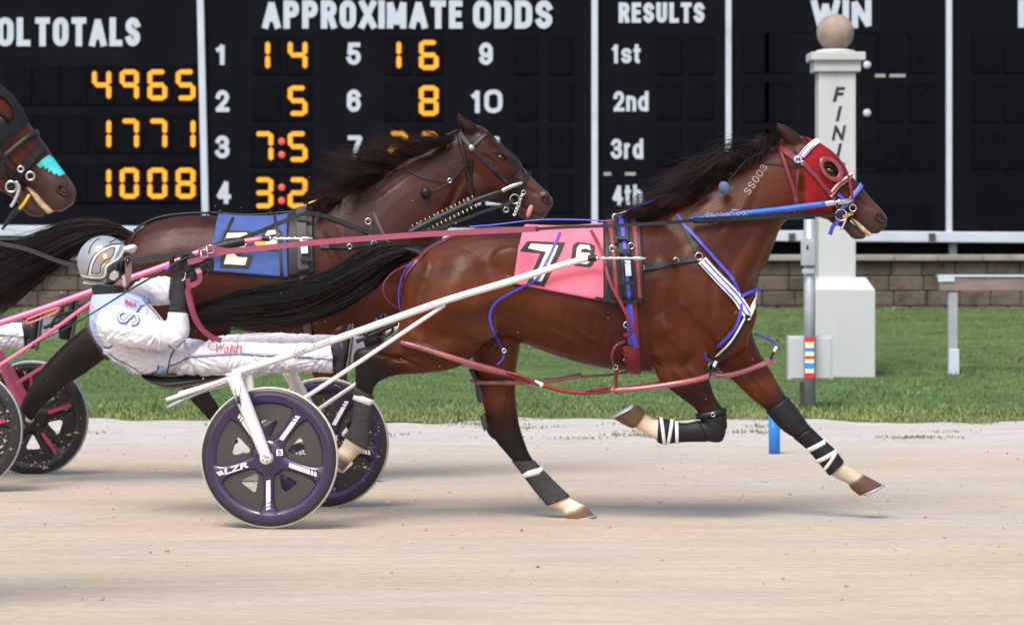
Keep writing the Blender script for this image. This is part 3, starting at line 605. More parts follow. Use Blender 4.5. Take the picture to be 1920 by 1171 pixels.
# ---------------------------------------------------------------- finish post, cabinet post, rail, marker
FD = 31.8
t = thing('finish_post', 'tall white finish line pillar topped by a sandstone ball', 'pillar', P(1582, 712, FD))
zg = P(1582, 712, FD).z
def sq(x0, x1, y0, y1, bw=.01, dd=None, name='shaft', m='pillar', ctr=None):
    a, b = P(x0, y1, FD), P(x1, y0, FD); hw = (b.x - a.x) / 2 if dd is None else dd
    mb = MB(); mb.add(*box((a.x, FD + .3 - hw, a.z), (b.x, FD + .3 + hw, b.z))); return bevel(mb.build(name, M[m], t, False), bw, 2)
sq(1537, 1607, 134, 528, .012, .19); sq(1522, 1641, 545, 716, .012, .32, 'plinth')
mb = MB(); a, b, c_, e_ = P(1522, 545, FD), P(1641, 545, FD), P(1534, 520, FD), P(1625, 520, FD)
y0, y1 = FD + .3 - .32, FD + .3 + .32; u0, u1 = FD + .3 - .23, FD + .3 + .23
mb.add([(a.x, y0, a.z + .002), (b.x, y0, a.z + .002), (b.x, y1, a.z + .002), (a.x, y1, a.z + .002), (c_.x, u0, c_.z), (e_.x, u0, c_.z), (e_.x, u1, c_.z), (c_.x, u1, c_.z)], [(3, 2, 1, 0), (4, 5, 6, 7), (0, 1, 5, 4), (1, 2, 6, 5), (2, 3, 7, 6), (3, 0, 4, 7)]); mb.build('plinth_top', M['pillar'], t, False)
sq(1528, 1616, 112, 134, .015, .235, 'capital'); sq(1521, 1624, 97, 113, .015, .28, 'capital')
mb = MB(); p = P(1572, 92, FD); mb.add(*lathe((p.x, FD + .3, p.z - .03), [(0, 0), (.22, 0), (.2, .03), (.13, .045), (0, .05)])); mb.build('ball_seat', M['pillar'], t)
mb = MB(); p = P(1572, 58, FD); mb.add(*ellipsoid((p.x, FD + .3, p.z), .195, .195, .195, 32, 20)); mb.build('stone_ball', M['ball'], t)
mb = MB()
for i, (ch, w, y) in enumerate(zip('FINISH', (24, 12, 27, 12, 24, 27), (177, 213, 249, 283, 318, 353))): mb.add(*text_px(ch, 1573 - w / 2, y - 14, 1573 + w / 2, y + 14, FD + .3 - .1945, .035, .25))
mb.build('lettering', M['ink'], t, False)
CD = 26.7
t = thing('cabinet_post', 'grey steel utility post with a striped marker and small metal cabinet', 'utility post', P(1518, 765, CD))
mb = MB(); a, b = P(1518, 770, CD), P(1518, 380, CD); mb.add(*lathe((a.x, CD, a.z), [(0, 0), (.05, 0), (.05, b.z - a.z), (0, b.z - a.z)], n=20)); mb.build('pole', M['galv'], t)
mb = MB(); mb.add(*pbox(1502, 450, 1529, 498, CD - .09, CD - .052)); mb.add(*pbox(1504, 447, 1527, 450, CD - .085, CD - .053)); mb.add(*pbox(1504, 504, 1528, 514, CD - .08, CD - .053)); bevel(mb.build('junction_box', M['galv'], t, False), .006, 1)
mb = MB(); mb.add(*pbox(1512, 460, 1516, 468, CD - .094, CD - .089)); mb.build('box_latch', M['leather'], t, False)
mb = MB(); mb.add(*pbox(1478, 630, 1562, 712, CD + .055, CD + .25)); cb = bevel(mb.build('cabinet_body', M['cabinet'], t, False), .008, 2)
mb = MB(); mb.add(*pbox(1482, 634, 1558, 709, CD + .045, CD + .054)); bevel(mb.build('cabinet_door', M['cabinet'], t, False), .004, 1)
mb = MB(); mb.add(*pbox(1500, 716, 1510, 768, CD + .08, CD + .13)); mb.build('cabinet_foot', M['leather_grey'], t, False)
mb = MB(); ys = [632, 641, 652, 659, 667, 673, 680, 691, 699, 709]; cs = [0, 1, 2, 1, 0, 1, 2, 1, 0]
for i in range(9): mb.add(*pbox(1509.5, ys[i], 1526.5, ys[i + 1], CD - .062, CD - .051), cs[i])
mb.build('striped_marker', [M['red'], M['cream'], M['blue']], t, False)
RD = 32.2
t = thing('wooden_rail', 'low weathered timber rail on grey steel legs standing on the grass', 'rail', P(1850, 708, RD))
mb = MB(); mb.add(*pbox(1762, 519, 2330, 546, RD, RD + .12)); bevel(mb.build('timber_beam', M['wood'], t, False), .008, 1)
mb = MB(); mb.add(*pbox(1759, 515, 2332, 519, RD - .015, RD + .14)); mb.add(*pbox(1759, 519, 1790, 528, RD - .014, RD - .002)); mb.build('top_strip', M['white_paint'], t, False)
for x in (1778, 2040, 2300):
    mb = MB(); mb.add(*pbox(x, 546, x + 18, 712, RD + .02, RD + .1)); bevel(mb.build('leg', M['galv'], t, False), .006, 1)
    mb = MB(); mb.add(*pbox(x + 1, 654, x + 21, 713, RD + .005, RD + .115)); bevel(mb.build('leg_sleeve', M['white_paint'], t, False), .006, 1)
MD = 21.3
p = P(1452, 854, MD); mb = MB(); h = P(0, 766, MD).z
mb.add(*lathe((p.x, MD, -.01), [(0, 0), (.039, 0), (.039, h), (.034, h + .006), (0, h + .006)], n=24)); o = mb.build('marker_stake', M['blue']); tag(o, 'short bright blue plastic stake standing in the dirt track', 'stake')
# ---------------------------------------------------------------- horses
BAY, DKB, BLK, WHT, HOOF, GRY = (.078, .0172, .0045), (.024, .0064, .0032), (.011, .008, .0075), (.56, .46, .36), (.13, .075, .045), (.055, .04, .035)
MUZ = (.055, .03, .024)
def xf_of(fn):
    return lambda secs: [((*fn(*s[0]),), (*fn(*s[1]),), s[2]) + tuple(s[3:]) for s in secs]
ident = lambda x, y: (x, y)
H7 = dict(
 torso=([((752, 535), (756, 600), .09), ((775, 487), (770, 640), .18), ((805, 460), (790, 668), .235), ((845, 441), (835, 680), .265), ((890, 427), (885, 668), .27), ((940, 424), (930, 632), .262), ((990, 426), (980, 645), .265), ((1050, 428), (1045, 668), .285), ((1110, 425), (1105, 685), .29), ((1165, 417), (1165, 695), .272), ((1215, 410), (1215, 698), .245), ((1265, 415), (1270, 690), .215), ((1320, 440), (1320, 682), .19), ((1370, 490), (1365, 672), .165), ((1408, 550), (1400, 655), .11)], [BAY] * 15),
 neck=([((1180, 412), (1400, 600), .18), ((1235, 400), (1418, 560), .155), ((1290, 375), (1420, 522), .13), ((1340, 345), (1440, 490), .108), ((1390, 312), (1455, 450), .09), ((1430, 283), (1468, 420), .082), ((1462, 262), (1486, 408), .078)], [BAY] * 7),
 head=([((1462, 262), (1478, 402), .07), ((1484, 254), (1494, 404), .092), ((1506, 256), (1508, 404), .104), ((1538, 270), (1530, 406), .108), ((1567, 292), (1552, 412), .092), ((1588, 321), (1572, 414), .07), ((1612, 346), (1590, 410), .056), ((1634, 373), (1604, 413), .05), ((1652, 392), (1620, 427), .052), ((1663, 408), (1636, 438), .046), ((1662, 424), (1646, 438), .03)], [BAY] * 6 + [DKB, MUZ, MUZ, MUZ, MUZ]),
 jaw=([((1552, 390), (1556, 417), .05), ((1575, 404), (1575, 425), .042), ((1590, 412), (1588, 436), .04), ((1604, 423), (1597, 446), .041), ((1617, 435), (1606, 449), .036), ((1625, 443), (1618, 448), .022)], [BAY, BAY, MUZ, MUZ, MUZ, MUZ]),
 ear=[((1457, 228), (1455, 232), .006), ((1468, 232), (1456, 245), .017), ((1481, 240), (1463, 256), .026), ((1495, 250), (1473, 268), .032), ((1505, 262), (1485, 282), .03), ((1512, 275), (1496, 292), .02)],
 nf=([((1335, 590), (1225, 640), .085), ((1328, 685), (1230, 704), .075), ((1335, 728), (1264, 736), .06), ((1347, 754), (1303, 766), .047), ((1361, 776), (1312, 785), .046), ((1354, 823), (1320, 790), .042), ((1325, 825), (1311, 790), .033), ((1280, 826), (1280, 795), .027), ((1243, 829), (1240, 786), .034), ((1212, 814), (1225, 785), .03), ((1193, 803), (1211, 775), .037)], [BAY, BAY, DKB, DKB, BLK, BLK, BLK, BLK, WHT, WHT, WHT]),
 nfh=[((1188, 803), (1211, 772), .044), ((1180, 801), (1207, 768), .05), ((1147, 783), (1195, 757), .06)],
 ff=([((1400, 590), (1310, 655), .085), ((1421, 652), (1340, 688), .08), ((1439, 683), (1376, 716), .065), ((1457, 714), (1406, 745), .055), ((1475, 744), (1438, 770), .047), ((1499, 775), (1463, 800), .05), ((1518, 802), (1491, 820), .04), ((1540, 823), (1515, 840), .03), ((1562, 843), (1538, 866), .03), ((1580, 866), (1557, 889), .036), ((1598, 877), (1578, 901), .03), ((1618, 888), (1592, 907), .037)], [BAY, BAY, BAY, BAY, BLK, BLK, BLK, BLK, BLK, WHT, WHT, WHT]),
 ffh=[((1619, 889), (1592, 906), .043), ((1628, 893), (1594, 914), .048), ((1657, 909), (1611, 929), .06)],
 nh=([((930, 550), (756, 550), .13), ((920, 625), (748, 600), .12), ((868, 684), (742, 630), .098), ((805, 699), (720, 640), .078), ((748, 703), (697, 648), .056), ((716, 713), (671, 654), .045), ((703, 725), (666, 676), .042), ((699, 742), (666, 725), .033), ((696, 770), (665, 765), .027), ((691, 800), (661, 795), .027), ((686, 842), (648, 818), .036), ((672, 852), (640, 834), .03), ((658, 866), (630, 845), .038)], [BAY, BAY, BAY, BAY, DKB, BLK, BLK, BLK, BLK, BLK, WHT, WHT, WHT]),
 nhh=[((660, 864), (631, 843), .044), ((642, 884), (612, 862), .058)],
 fh=([((965, 575), (800, 560), .13), ((976, 636), (860, 615), .115), ((969, 690), (888, 680), .085), ((967, 735), (898, 732), .062), ((972, 786), (911, 778), .05), ((984, 828), (924, 818), .044), ((994, 852), (949, 850), .037), ((1009, 873), (976, 881), .03), ((1040, 905), (1004, 918), .028), ((1066, 930), (1028, 946), .034), ((1083, 940), (1050, 956), .034), ((1094, 946), (1058, 962), .04)], [BAY, BAY, BAY, BAY, DKB, BLK, BLK, BLK, BLK, WHT, WHT, WHT]),
 fhh=[((1094, 944), (1057, 961), .045), ((1117, 966), (1062, 977), .062)],
 blobs=[(920, 800, 10, 24, .02, .09, .3), (674, 672, 12, 20, .022, -.13, 0), (1352, 795, 12, 20, .03, -.13, 0), (1262, 640, 42, 60, .05, -.155, .5), (1230, 560, 40, 80, .05, -.185, -.25), (1385, 595, 34, 50, .06, -.10, -.3), (1385, 595, 34, 50, .06, .10, -.3), (790, 560, 34, 80, .06, -.15, .1), (890, 575, 50, 70, .06, -.195, .3), (1512, 374, 25, 32, .03, -.066, .2), (1512, 374, 25, 32, .03, .066, .2), (1645, 408, 12, 13, .02, -.036, 0), (1645, 408, 12, 13, .02, .036, 0), (1300, 705, 15, 34, .03, -.165, .5), (960, 500, 46, 40, .04, -.215, 0), (1400, 470, 20, 70, .03, -.075, -.6)],
 soft=[(745, 405), (1000, 400), (1180, 395), (1470, 225), (1490, 420), (1440, 640), (1380, 665), (1230, 695), (960, 660), (840, 650), (745, 610)],
 paint=[(1000, 415, 330, 45, (.024, .0080, .0048), .7), (925, 620, 60, 60, (.105, .036, .016), .7), (1290, 650, 60, 55, (.072, .0155, .0048), .6), (1400, 690, 45, 50, (.115, .028, .0075), .8), (830, 670, 80, 35, (.095, .0215, .006), .6), (1180, 690, 150, 25, (.055, .017, .0075), .5), (1130, 600, 90, 50, (.034, .0105, .0055), .6), (1230, 470, 60, 60, (.030, .0100, .006), .6), (1340, 480, 60, 80, (.060, .018, .009), .4), (935, 730, 30, 60, (.10, .027, .008), .75), (1640, 360, 30, 30, (.10, .028, .012), .5)],  # dark barrel spot is shade put into the colour; dark back, orange flank are coat
 grooves=[([(1010, 570), (1004, 620), (994, 662)], 9, .0028), ([(1036, 570), (1030, 620), (1020, 662)], 9, .0028), ([(1062, 570), (1056, 620), (1046, 662)], 9, .0028), ([(1088, 570), (1082, 620), (1072, 662)], 9, .0028), ([(1114, 570), (1108, 620), (1098, 662)], 9, .0028), ([(1140, 570), (1134, 620), (1124, 662)], 9, .0028), ([(1228, 590), (1262, 640), (1292, 670)], 34, -.014), ([(1285, 460), (1320, 530), (1345, 610)], 38, -.011), ([(870, 640), (830, 655), (780, 670)], 24, -.008), ([(880, 470), (850, 540), (835, 610)], 42, -.011), ([(1255, 680), (1285, 715), (1325, 755)], 13, -.008), ([(1450, 400), (1405, 480), (1350, 570)], 24, -.009), ([(1350, 640), (1395, 690), (1430, 728)], 15, -.008), ([(1060, 600), (1120, 640), (1190, 660)], 5, -.003), ([(905, 470), (925, 540), (920, 600)], 28, .010), ([(1225, 520), (1222, 600), (1232, 660)], 20, .014), ([(1300, 600), (1330, 640), (1345, 680)], 16, .014), ([(1455, 430), (1425, 500), (1395, 560)], 14, .011), ([(800, 520), (785, 590), (800, 650)], 18, .009), ([(1385, 640), (1410, 610)], 14, .016), ([(1240, 712), (1290, 745)], 6, .006), ([(1280, 690), (1320, 745)], 5, .006), ([(1400, 690), (1445, 745)], 6, .006), ([(720, 675), (800, 660)], 10, .008), ([(1573, 340), (1604, 372), (1632, 394)], 6, .006),
  ([(1560, 362), (1580, 378), (1598, 392)], 5, -.006), ([(1525, 395), (1548, 400), (1575, 404)], 5, .004), ([(1500, 330), (1496, 370), (1503, 398)], 9, .012), ([(905, 660), (930, 630), (940, 606)], 7, .009), ([(918, 668), (938, 640), (950, 612)], 6, .007), ([(1215, 640), (1224, 672), (1240, 690)], 6, .008), ([(1205, 660), (1212, 680), (1224, 696)], 5, .006), ([(1270, 560), (1300, 590), (1320, 630)], 12, -.008), ([(1240, 600), (1262, 640), (1290, 665)], 12, -.006),
  ([(1020, 610), (1080, 640), (1140, 655)], 5, -.004), ([(1060, 660), (1110, 668), (1160, 668)], 4, -.0035), ([(1290, 700), (1310, 730), (1332, 755)], 4, -.004), ([(1380, 660), (1420, 700), (1452, 738)], 4, -.004), ([(780, 640), (830, 655), (870, 660)], 5, -.004), ([(700, 660), (760, 672), (800, 690)], 6, .008), ([(960, 690), (945, 750), (940, 800)], 5, .006), ([(1345, 480), (1330, 540), (1335, 590)], 14, .006), ([(1415, 330), (1390, 390), (1350, 450)], 14, -.006)])
def make_horse(tr, d, label, bay=None, xf=ident, voxel=.0075, leg=(-.13, .11, -.13, .09), legs=True):
    sub = lambda c: [bay.get(k, k) if bay else k for k in c]
    T = xf_of(xf); root = thing('horse', label, 'horse', (P(*xf(*tr['torso'][0][6][0]), d).x, d, 0))
    g = [loft(T(tr['torso'][0]), d, 5, 28, sub(tr['torso'][1]), egg=.12), loft(T(tr['neck'][0]), d, 5, 24, sub(tr['neck'][1]), egg=.25), loft(T(tr['head'][0]), d, 5, 24, sub(tr['head'][1]), egg=-.12, sup=.88)]
    if 'jaw' in tr: g.append(loft(T(tr['jaw'][0]), d, 4, 16, sub(tr['jaw'][1])))
    for s in (-.062, .062): g.append(loft([(a, b, w, d + s * (1 - .3 * i / 5)) for i, (a, b, w) in enumerate(T(tr['ear']))], d, 4, 14, sub([DKB] * len(tr['ear']))))
    hoofs = []
    for key, off in zip(('nf', 'ff', 'nh', 'fh'), leg):
        secs, cols = tr[key]; n = len(secs)
        S_ = [(a, b, w, d + off * (.75 + .25 * min(1, i / 2)) if i < 3 else d + off) for i, (a, b, w) in enumerate(T(secs))]
        g.append(loft(S_, d, 5, 20, sub(cols)))
        g.append(loft([(a, b, w, d + off) for a, b, w in T(tr[key + 'h'])], d, 5, 18, [HOOF] * len(tr[key + 'h']), sup=.9)); hoofs.append((T(tr[key + 'h'])[-1], d + off))
    for x, y, rx, ry, rw, off, rot in tr.get('blobs', ()):
        c = xf(x, y); k = d / F; p = P(*c, d + off); v, f = ellipsoid(p, rx * k, rw, ry * k, 16, 10, rot); g.append((v, f, None))
    body = blend('body', g, voxel, 7, M['coat_hair'], root)
    if 'soft' in tr:                       # muscle masses melt into barrel and neck; head and legs keep their detail
        pl = [xf(*q) for q in tr['soft']]; vg = body.vertex_groups.new(name='soft'); cx = [q for q in pl]
        vg.add([vt.index for vt in body.data.vertices if inpoly(*pixd(vt.co, d), pl)], 1.0, 'REPLACE')
        sm = body.modifiers.new('s', 'SMOOTH'); sm.factor = .5; sm.iterations = 22; sm.vertex_group = 'soft'
        dg = bpy.context.evaluated_depsgraph_get(); dg.update(); ne = bpy.data.meshes.new_from_object(body.evaluated_get(dg)); body.modifiers.clear(); body.data = ne; body.vertex_groups.clear()
    if 'grooves' in tr:
        n_ = len(body.data.vertices); co_ = np.zeros(n_ * 3); body.data.vertices.foreach_get('co', co_); co_ = co_.reshape(-1, 3)
        X_, Y_ = 960 + co_[:, 0] / d * F, HY + (CZ - co_[:, 2]) / d * F
        for line, rp, dp in tr['grooves']:
            q = np.array([xf(*p) for p in cat_rom(line, 8)]); m_ = np.full(n_, 1e9); sp_ = np.zeros(n_)
            for i in range(len(q) - 1):
                e = q[i + 1] - q[i]; tt = np.clip(((X_ - q[i, 0]) * e[0] + (Y_ - q[i, 1]) * e[1]) / (e @ e), 0, 1); h_ = np.hypot(X_ - q[i, 0] - tt * e[0], Y_ - q[i, 1] - tt * e[1]); b_ = h_ < m_; m_[b_] = h_[b_]; sp_[b_] = ((i + tt) / (len(q) - 1))[b_]
            rp_ = rp * abs(P(*xf(1, 0), 1).x - P(*xf(0, 0), 1).x) * F if False else rp; k_ = (m_ < rp_) & (np.abs(co_[:, 1] - d) > .012); co_[k_, 1] += dp * 1.45 * np.clip(np.sin(np.pi * sp_[k_]) * 1.3, 0, 1) * (1 - (m_[k_] / rp_) ** 2) ** 2 * np.where(co_[k_, 1] < d, 1, -1)
        body.data.vertices.foreach_set('co', co_.ravel()); body.data.update()
    if 'paint' in tr:                      # the coat's own tone zones, plus barrel shading put into the colour
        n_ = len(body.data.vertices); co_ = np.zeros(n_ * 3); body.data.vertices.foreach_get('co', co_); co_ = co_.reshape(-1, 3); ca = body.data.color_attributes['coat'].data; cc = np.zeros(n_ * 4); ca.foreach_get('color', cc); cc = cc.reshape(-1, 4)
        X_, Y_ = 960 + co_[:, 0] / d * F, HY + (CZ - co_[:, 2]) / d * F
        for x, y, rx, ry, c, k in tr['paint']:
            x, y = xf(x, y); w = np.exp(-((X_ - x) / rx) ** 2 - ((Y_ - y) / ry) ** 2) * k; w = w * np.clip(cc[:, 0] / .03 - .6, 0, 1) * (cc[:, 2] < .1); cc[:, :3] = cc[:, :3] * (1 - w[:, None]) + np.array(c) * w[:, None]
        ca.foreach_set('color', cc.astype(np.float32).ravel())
    B = bvh(body)
    for sec, dd in hoofs:                  # light shoe on every sole
        mb = MB(); a, b = P(*sec[0], dd), P(*sec[1], dd); c = (a + b) / 2; u = (a - b) / 2; n = u.cross(Vector((0, 1, 0))).normalized()
        pts = [c + u * 1.0 * math.cos(w) + Vector((0, 1, 0)) * sec[2] * math.sin(w) for w in np.linspace(-2.3, 2.3, 18)]
        mb.add(*tube(pts, .007, 6)); mb.build('horseshoe', M['galv'], root)
    return root, body, B
def dent(body, c, r, depth, dr=Vector((0, 1, 0))):
    for vt in body.data.vertices:
        q = (vt.co - c).length
        if q < r: vt.co += dr * depth * (1 - (q / r) ** 2) ** 1.5
def mane(root, base, d, flow, n, length, m='hair', m2='hair_b', spread=.035, seed=1, r=.0020, locks=70, dark=.75):
    rr = random.Random(seed); a, b = MB(), MB(); q = cat_rom(base, 8); LK = []
    for k in range(locks): t = (k + rr.random()) / locks; LK.append((t, length(t) * rr.uniform(.6, 1.12), flow(t, rr), rr.gauss(-.012, spread), rr.uniform(0, 6.28), rr.gauss(0, .02), rr.random() < dark))
    for i in range(n):
        t0, L, fl, y0, ph, am, dk = LK[rr.randrange(locks)]; t = min(.999, max(0, t0 + rr.gauss(0, .012))); k = t * (len(q) - 1); j = min(int(k), len(q) - 2); p = q[j] + (q[j + 1] - q[j]) * (k - j)
        x, y = p[0] + rr.gauss(0, 4), p[1] + rr.uniform(-3, 10); L *= rr.uniform(.55, 1.1); N = 10; pts = []; fx, fy, fz = rr.gauss(0, 7), rr.gauss(0, 5), rr.gauss(0, .014); loose = rr.random() < .12
        for s in range(N):
            u = s / (N - 1); dx, dy = fl(u, L); pin = math.sin(math.pi * min(1, u * 1.15)) * .7 + .3 * u; e = (2.6 if loose else 1.0) * u
            o = P(x + dx + fx * e, y + dy + fy * e - (y - p[1]) * .7 * pin, d + y0 * (1 + 1.3 * u) + fz * e); o.z += am * math.sin(ph + 4.5 * u) * u; o.y -= .02 * u; pts.append(o)
        (a if dk else b).add(*tube(pts, [r * (1 - .8 * (s / (N - 1))) for s in range(N)], 3, False))
    o = a.build('mane', M[m], root); b.build('mane_sheen', M[m2], o); return o
def tail(root, spine, d, n, seed=2, r=.0021, m2=.16, locks=46):   # spine: (x, y, half spread px, half depth m)
    rr = random.Random(seed); a, b = MB(), MB(); q = np.array(cat_rom(spine, 6)); K = len(q); LK = []
    for k in range(locks):
        w, rad = rr.uniform(0, 6.28), math.sqrt(rr.random()); LK.append((rad * math.cos(w), rad * math.sin(w), rr.random() ** 2 * .4, 1 - abs(rr.gauss(0, .20)), rr.uniform(0, 6.28), rr.gauss(0, .13), rr.uniform(3, 7), rr.gauss(-.06, .17), rr.random() < m2))
    for i in range(n):
        cx, cz, t0, t1, ph, am, fq, drift, br_ = LK[rr.randrange(locks)]; t0 = max(0, t0 + rr.gauss(0, .04)); t1 = min(1.04, max(t0 + .25, t1 + rr.gauss(0, .12))); jx, jz = rr.gauss(0, .16), rr.gauss(0, .15); N = 14; pts = []; wild = rr.gauss(0, .6) if rr.random() < .17 else rr.gauss(0, .07)
        for s in range(N):
            v = s / (N - 1); t = min(1, t0 + (t1 - t0) * v); k = t * (K - 1); j = min(int(k), K - 2); p = q[j] + (q[j + 1] - q[j]) * (k - j)
            wob = am * math.sin(ph + fq * t) * t + drift * t * t + wild * v * v; sp = 1 - .45 * math.sin(math.pi * v) ** 2
            pts.append(P(p[0] + 4 * wob, p[1] + (cz + jz * sp + wob) * p[2], d + (cx + jx * sp + wob * .4) * p[3]))
        (b if br_ else a).add(*tube(pts, [r * (1 - .8 * (s / (N - 1))) for s in range(N)], 3, False))
    dk = q[:int(K * .36)]; a.add(*tube([P(p[0], p[1], d) for p in dk], list(np.linspace(.040, .012, len(dk))), 10))
    o = a.build('tail', M['hair'], root); b.build('tail_sheen', M['hair_b'], o); return o

D7 = 16.5
h7, body7, B7 = make_horse(H7, D7, 'bay horse with red hood and pink number cloth leading at full stride')
def face(root, body, d, ex, ey, nx, ny, lat=.098, k=1.0):
    B = bvh(body)
    for s in (-1, 1):
        h = B.ray_cast(Vector((P(ex, ey, d).x, d + s * 1, P(ex, ey, d).z)), Vector((0, -s, 0)), 2)[0]
        mb = MB(); mb.add(*ellipsoid((h.x, h.y - s * .009, h.z), .026 * k, .018, .020 * k, 20, 12, -.3)); e = mb.build('eye', M['eye'], root)
        mb = MB(); pts = [Vector((h.x + .030 * k * math.cos(w), h.y - s * .001 + s * .004 * math.sin(w), h.z + .021 * k * math.sin(w) - .006 * math.cos(w))) for w in np.linspace(-.3, 3.5, 14)]
        mb.add(*tube(pts, [.003] + [.0075] * 12 + [.003], 6)); mb.build('eyelid', M['coat_dark'], e)
        hn = B.ray_cast(Vector((P(nx, ny, d).x, d + s * 1, P(nx, ny, d).z)), Vector((0, -s, 0)), 2)[0]
        dent(body, hn, .030 * k, .026, Vector((0, -s, 0)))
        mb = MB(); mb.add(*ellipsoid((hn.x, hn.y - s * .012, hn.z), .019 * k, .004, .014 * k, 16, 8, -.5)); mb.build('nostril', M['nostril'], root)
        mb = MB(); pts = [Vector((hn.x + .024 * k * math.cos(w) - .006 * math.sin(w), hn.y - s * .001, hn.z + .020 * k * math.sin(w) - .006 * math.cos(w))) for w in np.linspace(0, 6.28, 20)]; mb.add(*tube(pts, .0056, 6, False)); mb.build('nostril_rim', M['coat_muzzle'], root)
M['coat_dark'] = mat('dark_coat', (.016, .008, .006), .8, spec=.1); M['coat_muzzle'] = mat('muzzle_skin', (.036, .020, .016), .65, spec=.2)
face(h7, body7, D7, 1553, 321, 1648, 408)
tail(h7, [(794, 480, 8, .04), (765, 472, 13, .05), (735, 480, 24, .07), (700, 500, 38, .09), (655, 528, 42, .10), (600, 556, 38, .10), (540, 573, 36, .10), (470, 581, 33, .1), (410, 588, 25, .1), (355, 597, 16, .1)], D7, 2400)
def flow7(t, rr):
    a = rr.gauss(.22 + .12 * t, .13); c = rr.gauss(.30, .22)
    return lambda u, L: (-L * u * math.cos(a), -L * (math.sin(a) * u * (1.4 - 1.2 * u)) + L * c * u * u * .5)
mane(h7, [(1195, 408), (1250, 394), (1300, 370), (1350, 338), (1400, 304), (1440, 276), (1458, 264)], D7, flow7, 1500, lambda t: 40 + 92 * math.sin(math.pi * min(1, t * 1.02)) ** .8, seed=4, spread=.04, dark=.7)
_m = h7.children[-1] if False else None
mane(h7, [(1250, 392), (1300, 368), (1350, 336), (1400, 302), (1440, 275)], D7, flow7, 240, lambda t: 105 + 55 * math.sin(math.pi * t), seed=24, spread=.05, dark=.4, r=.0014, locks=34)
v, f, _ = loft([((1597, 407), (1595, 412), .026), ((1611, 416), (1605, 424), .034), ((1624, 428), (1616, 436), .034), ((1636, 438), (1627, 443), .026)], D7, 4, 16); mb = MB(); mb.add(v, f); mb.build('teeth', M['tooth'], h7)
# ---------------------------------------------------------------- harness of the leading horse
def part(name, geo, m, parent, smooth=True):
    mb = MB()
    for g in (geo if isinstance(geo, list) else [geo]): mb.add(g[0], g[1], 0, len(g) < 3 or g[2] != 'flat')
    return mb.build(name, M[m] if isinstance(m, str) else m, parent, smooth)
def ring(name, x, y, d, R, r, parent, m='silver', B=None):
    p = P(x, y, d)
    if B is not None:
        h, nn = hit(B, x, y); p = h + nn * .012 if h is not None else p
    return part(name, torus(p, R, r, (1, 0, 0), (0, 0, 1), 20, 6), m, parent)
def sleeve(secs, d, grow, m, name, parent, k=5):
    v, f, _ = loft([(a, b, w * grow + .004, d) for a, b, w in [((q[0][0] + (q[0][0] - q[1][0]) * (grow - 1) / 2, q[0][1] + (q[0][1] - q[1][1]) * (grow - 1) / 2), (q[1][0] + (q[1][0] - q[0][0]) * (grow - 1) / 2, q[1][1] + (q[1][1] - q[0][1]) * (grow - 1) / 2), q[2]) for q in secs]], d, k, 24)
    return part(name, (v, f), m, parent)
def tape(secs, i, t, d, grow, wd, tilt=0, m='white_tape', name='tape', parent=None):   # ring of tape at a fraction along a leg section list
    a, b = secs[i], secs[i + 1]; A = [a[0][k] + (b[0][k] - a[0][k]) * t for k in (0, 1)]; Bq = [a[1][k] + (b[1][k] - a[1][k]) * t for k in (0, 1)]; w = a[2] + (b[2] - a[2]) * t
    pa, pb = P(A[0], A[1], d), P(Bq[0], Bq[1], d); c = (pa + pb) / 2; u = (pa - pb) / 2 * grow; ax = Vector((0, 1, 0)).cross(u).normalized(); v, f = [], []; N = 28
    for j in range(N):
        o = 2 * math.pi * j / N
        e = u * math.cos(o) + Vector((0, 1, 0)) * (w * grow + .005) * math.sin(o); sh = ax * tilt * math.cos(o)
        for s, q in ((-1, 1.0), (1, 1.0), (1, 1.02), (-1, 1.02)): v.append(c + e * q + sh + ax * s * wd / 2)
    for j in range(N):
        for k in range(4): f.append((4 * j + k, 4 * j + (k + 1) % 4, 4 * ((j + 1) % N) + (k + 1) % 4, 4 * ((j + 1) % N) + k))
    return part(name, (v, f), m, parent)
def sec(tr, key, a, b): return [q for q in tr[key][0][a:b]]
LEG = dict(nf=-.13, ff=.11, nh=-.13, fh=.09)
def digits_on(cloth, polys_b, polys_w, d, parent):
    Bc = bvh(cloth)
    o = part('number_patch', [poly_on(snap_map(Bc, (0, 0), (1, 0), (0, 1), d, .003), q) for q in polys_b], 'num_black', cloth)
    part('number', [poly_on(snap_map(Bc, (0, 0), (1, 0), (0, 1), d, .006), q) for q in polys_w], 'num_white', cloth)
t = h7; d = D7
cl = part('saddle_cloth', wrap(B7, 986, (962, 529), 1142, (1132, 560), d, 520, .012, .006, 22, 40), 'pink_cloth', t); cl['label'] = 'pink saddle cloth numbered 7 and 6'
digits_on(cl, [[(989, 452), (1060, 455), (1053, 472), (1020, 537), (988, 531), (1013, 475), (974, 471)], [(1074, 460), (1082, 454), (1108, 457), (1116, 462), (1113, 495), (1106, 501), (1076, 498), (1070, 492)]],
          [[(996, 458), (1047, 461), (1042, 474), (1016, 528), (999, 527), (1024, 473), (989, 467)], [(1082, 465), (1088, 459), (1105, 461), (1108, 470), (1098, 467), (1091, 468), (1089, 474), (1106, 475), (1107, 491), (1100, 496), (1082, 494), (1079, 487)]], d, t)
BC = bvh(body7, cl)
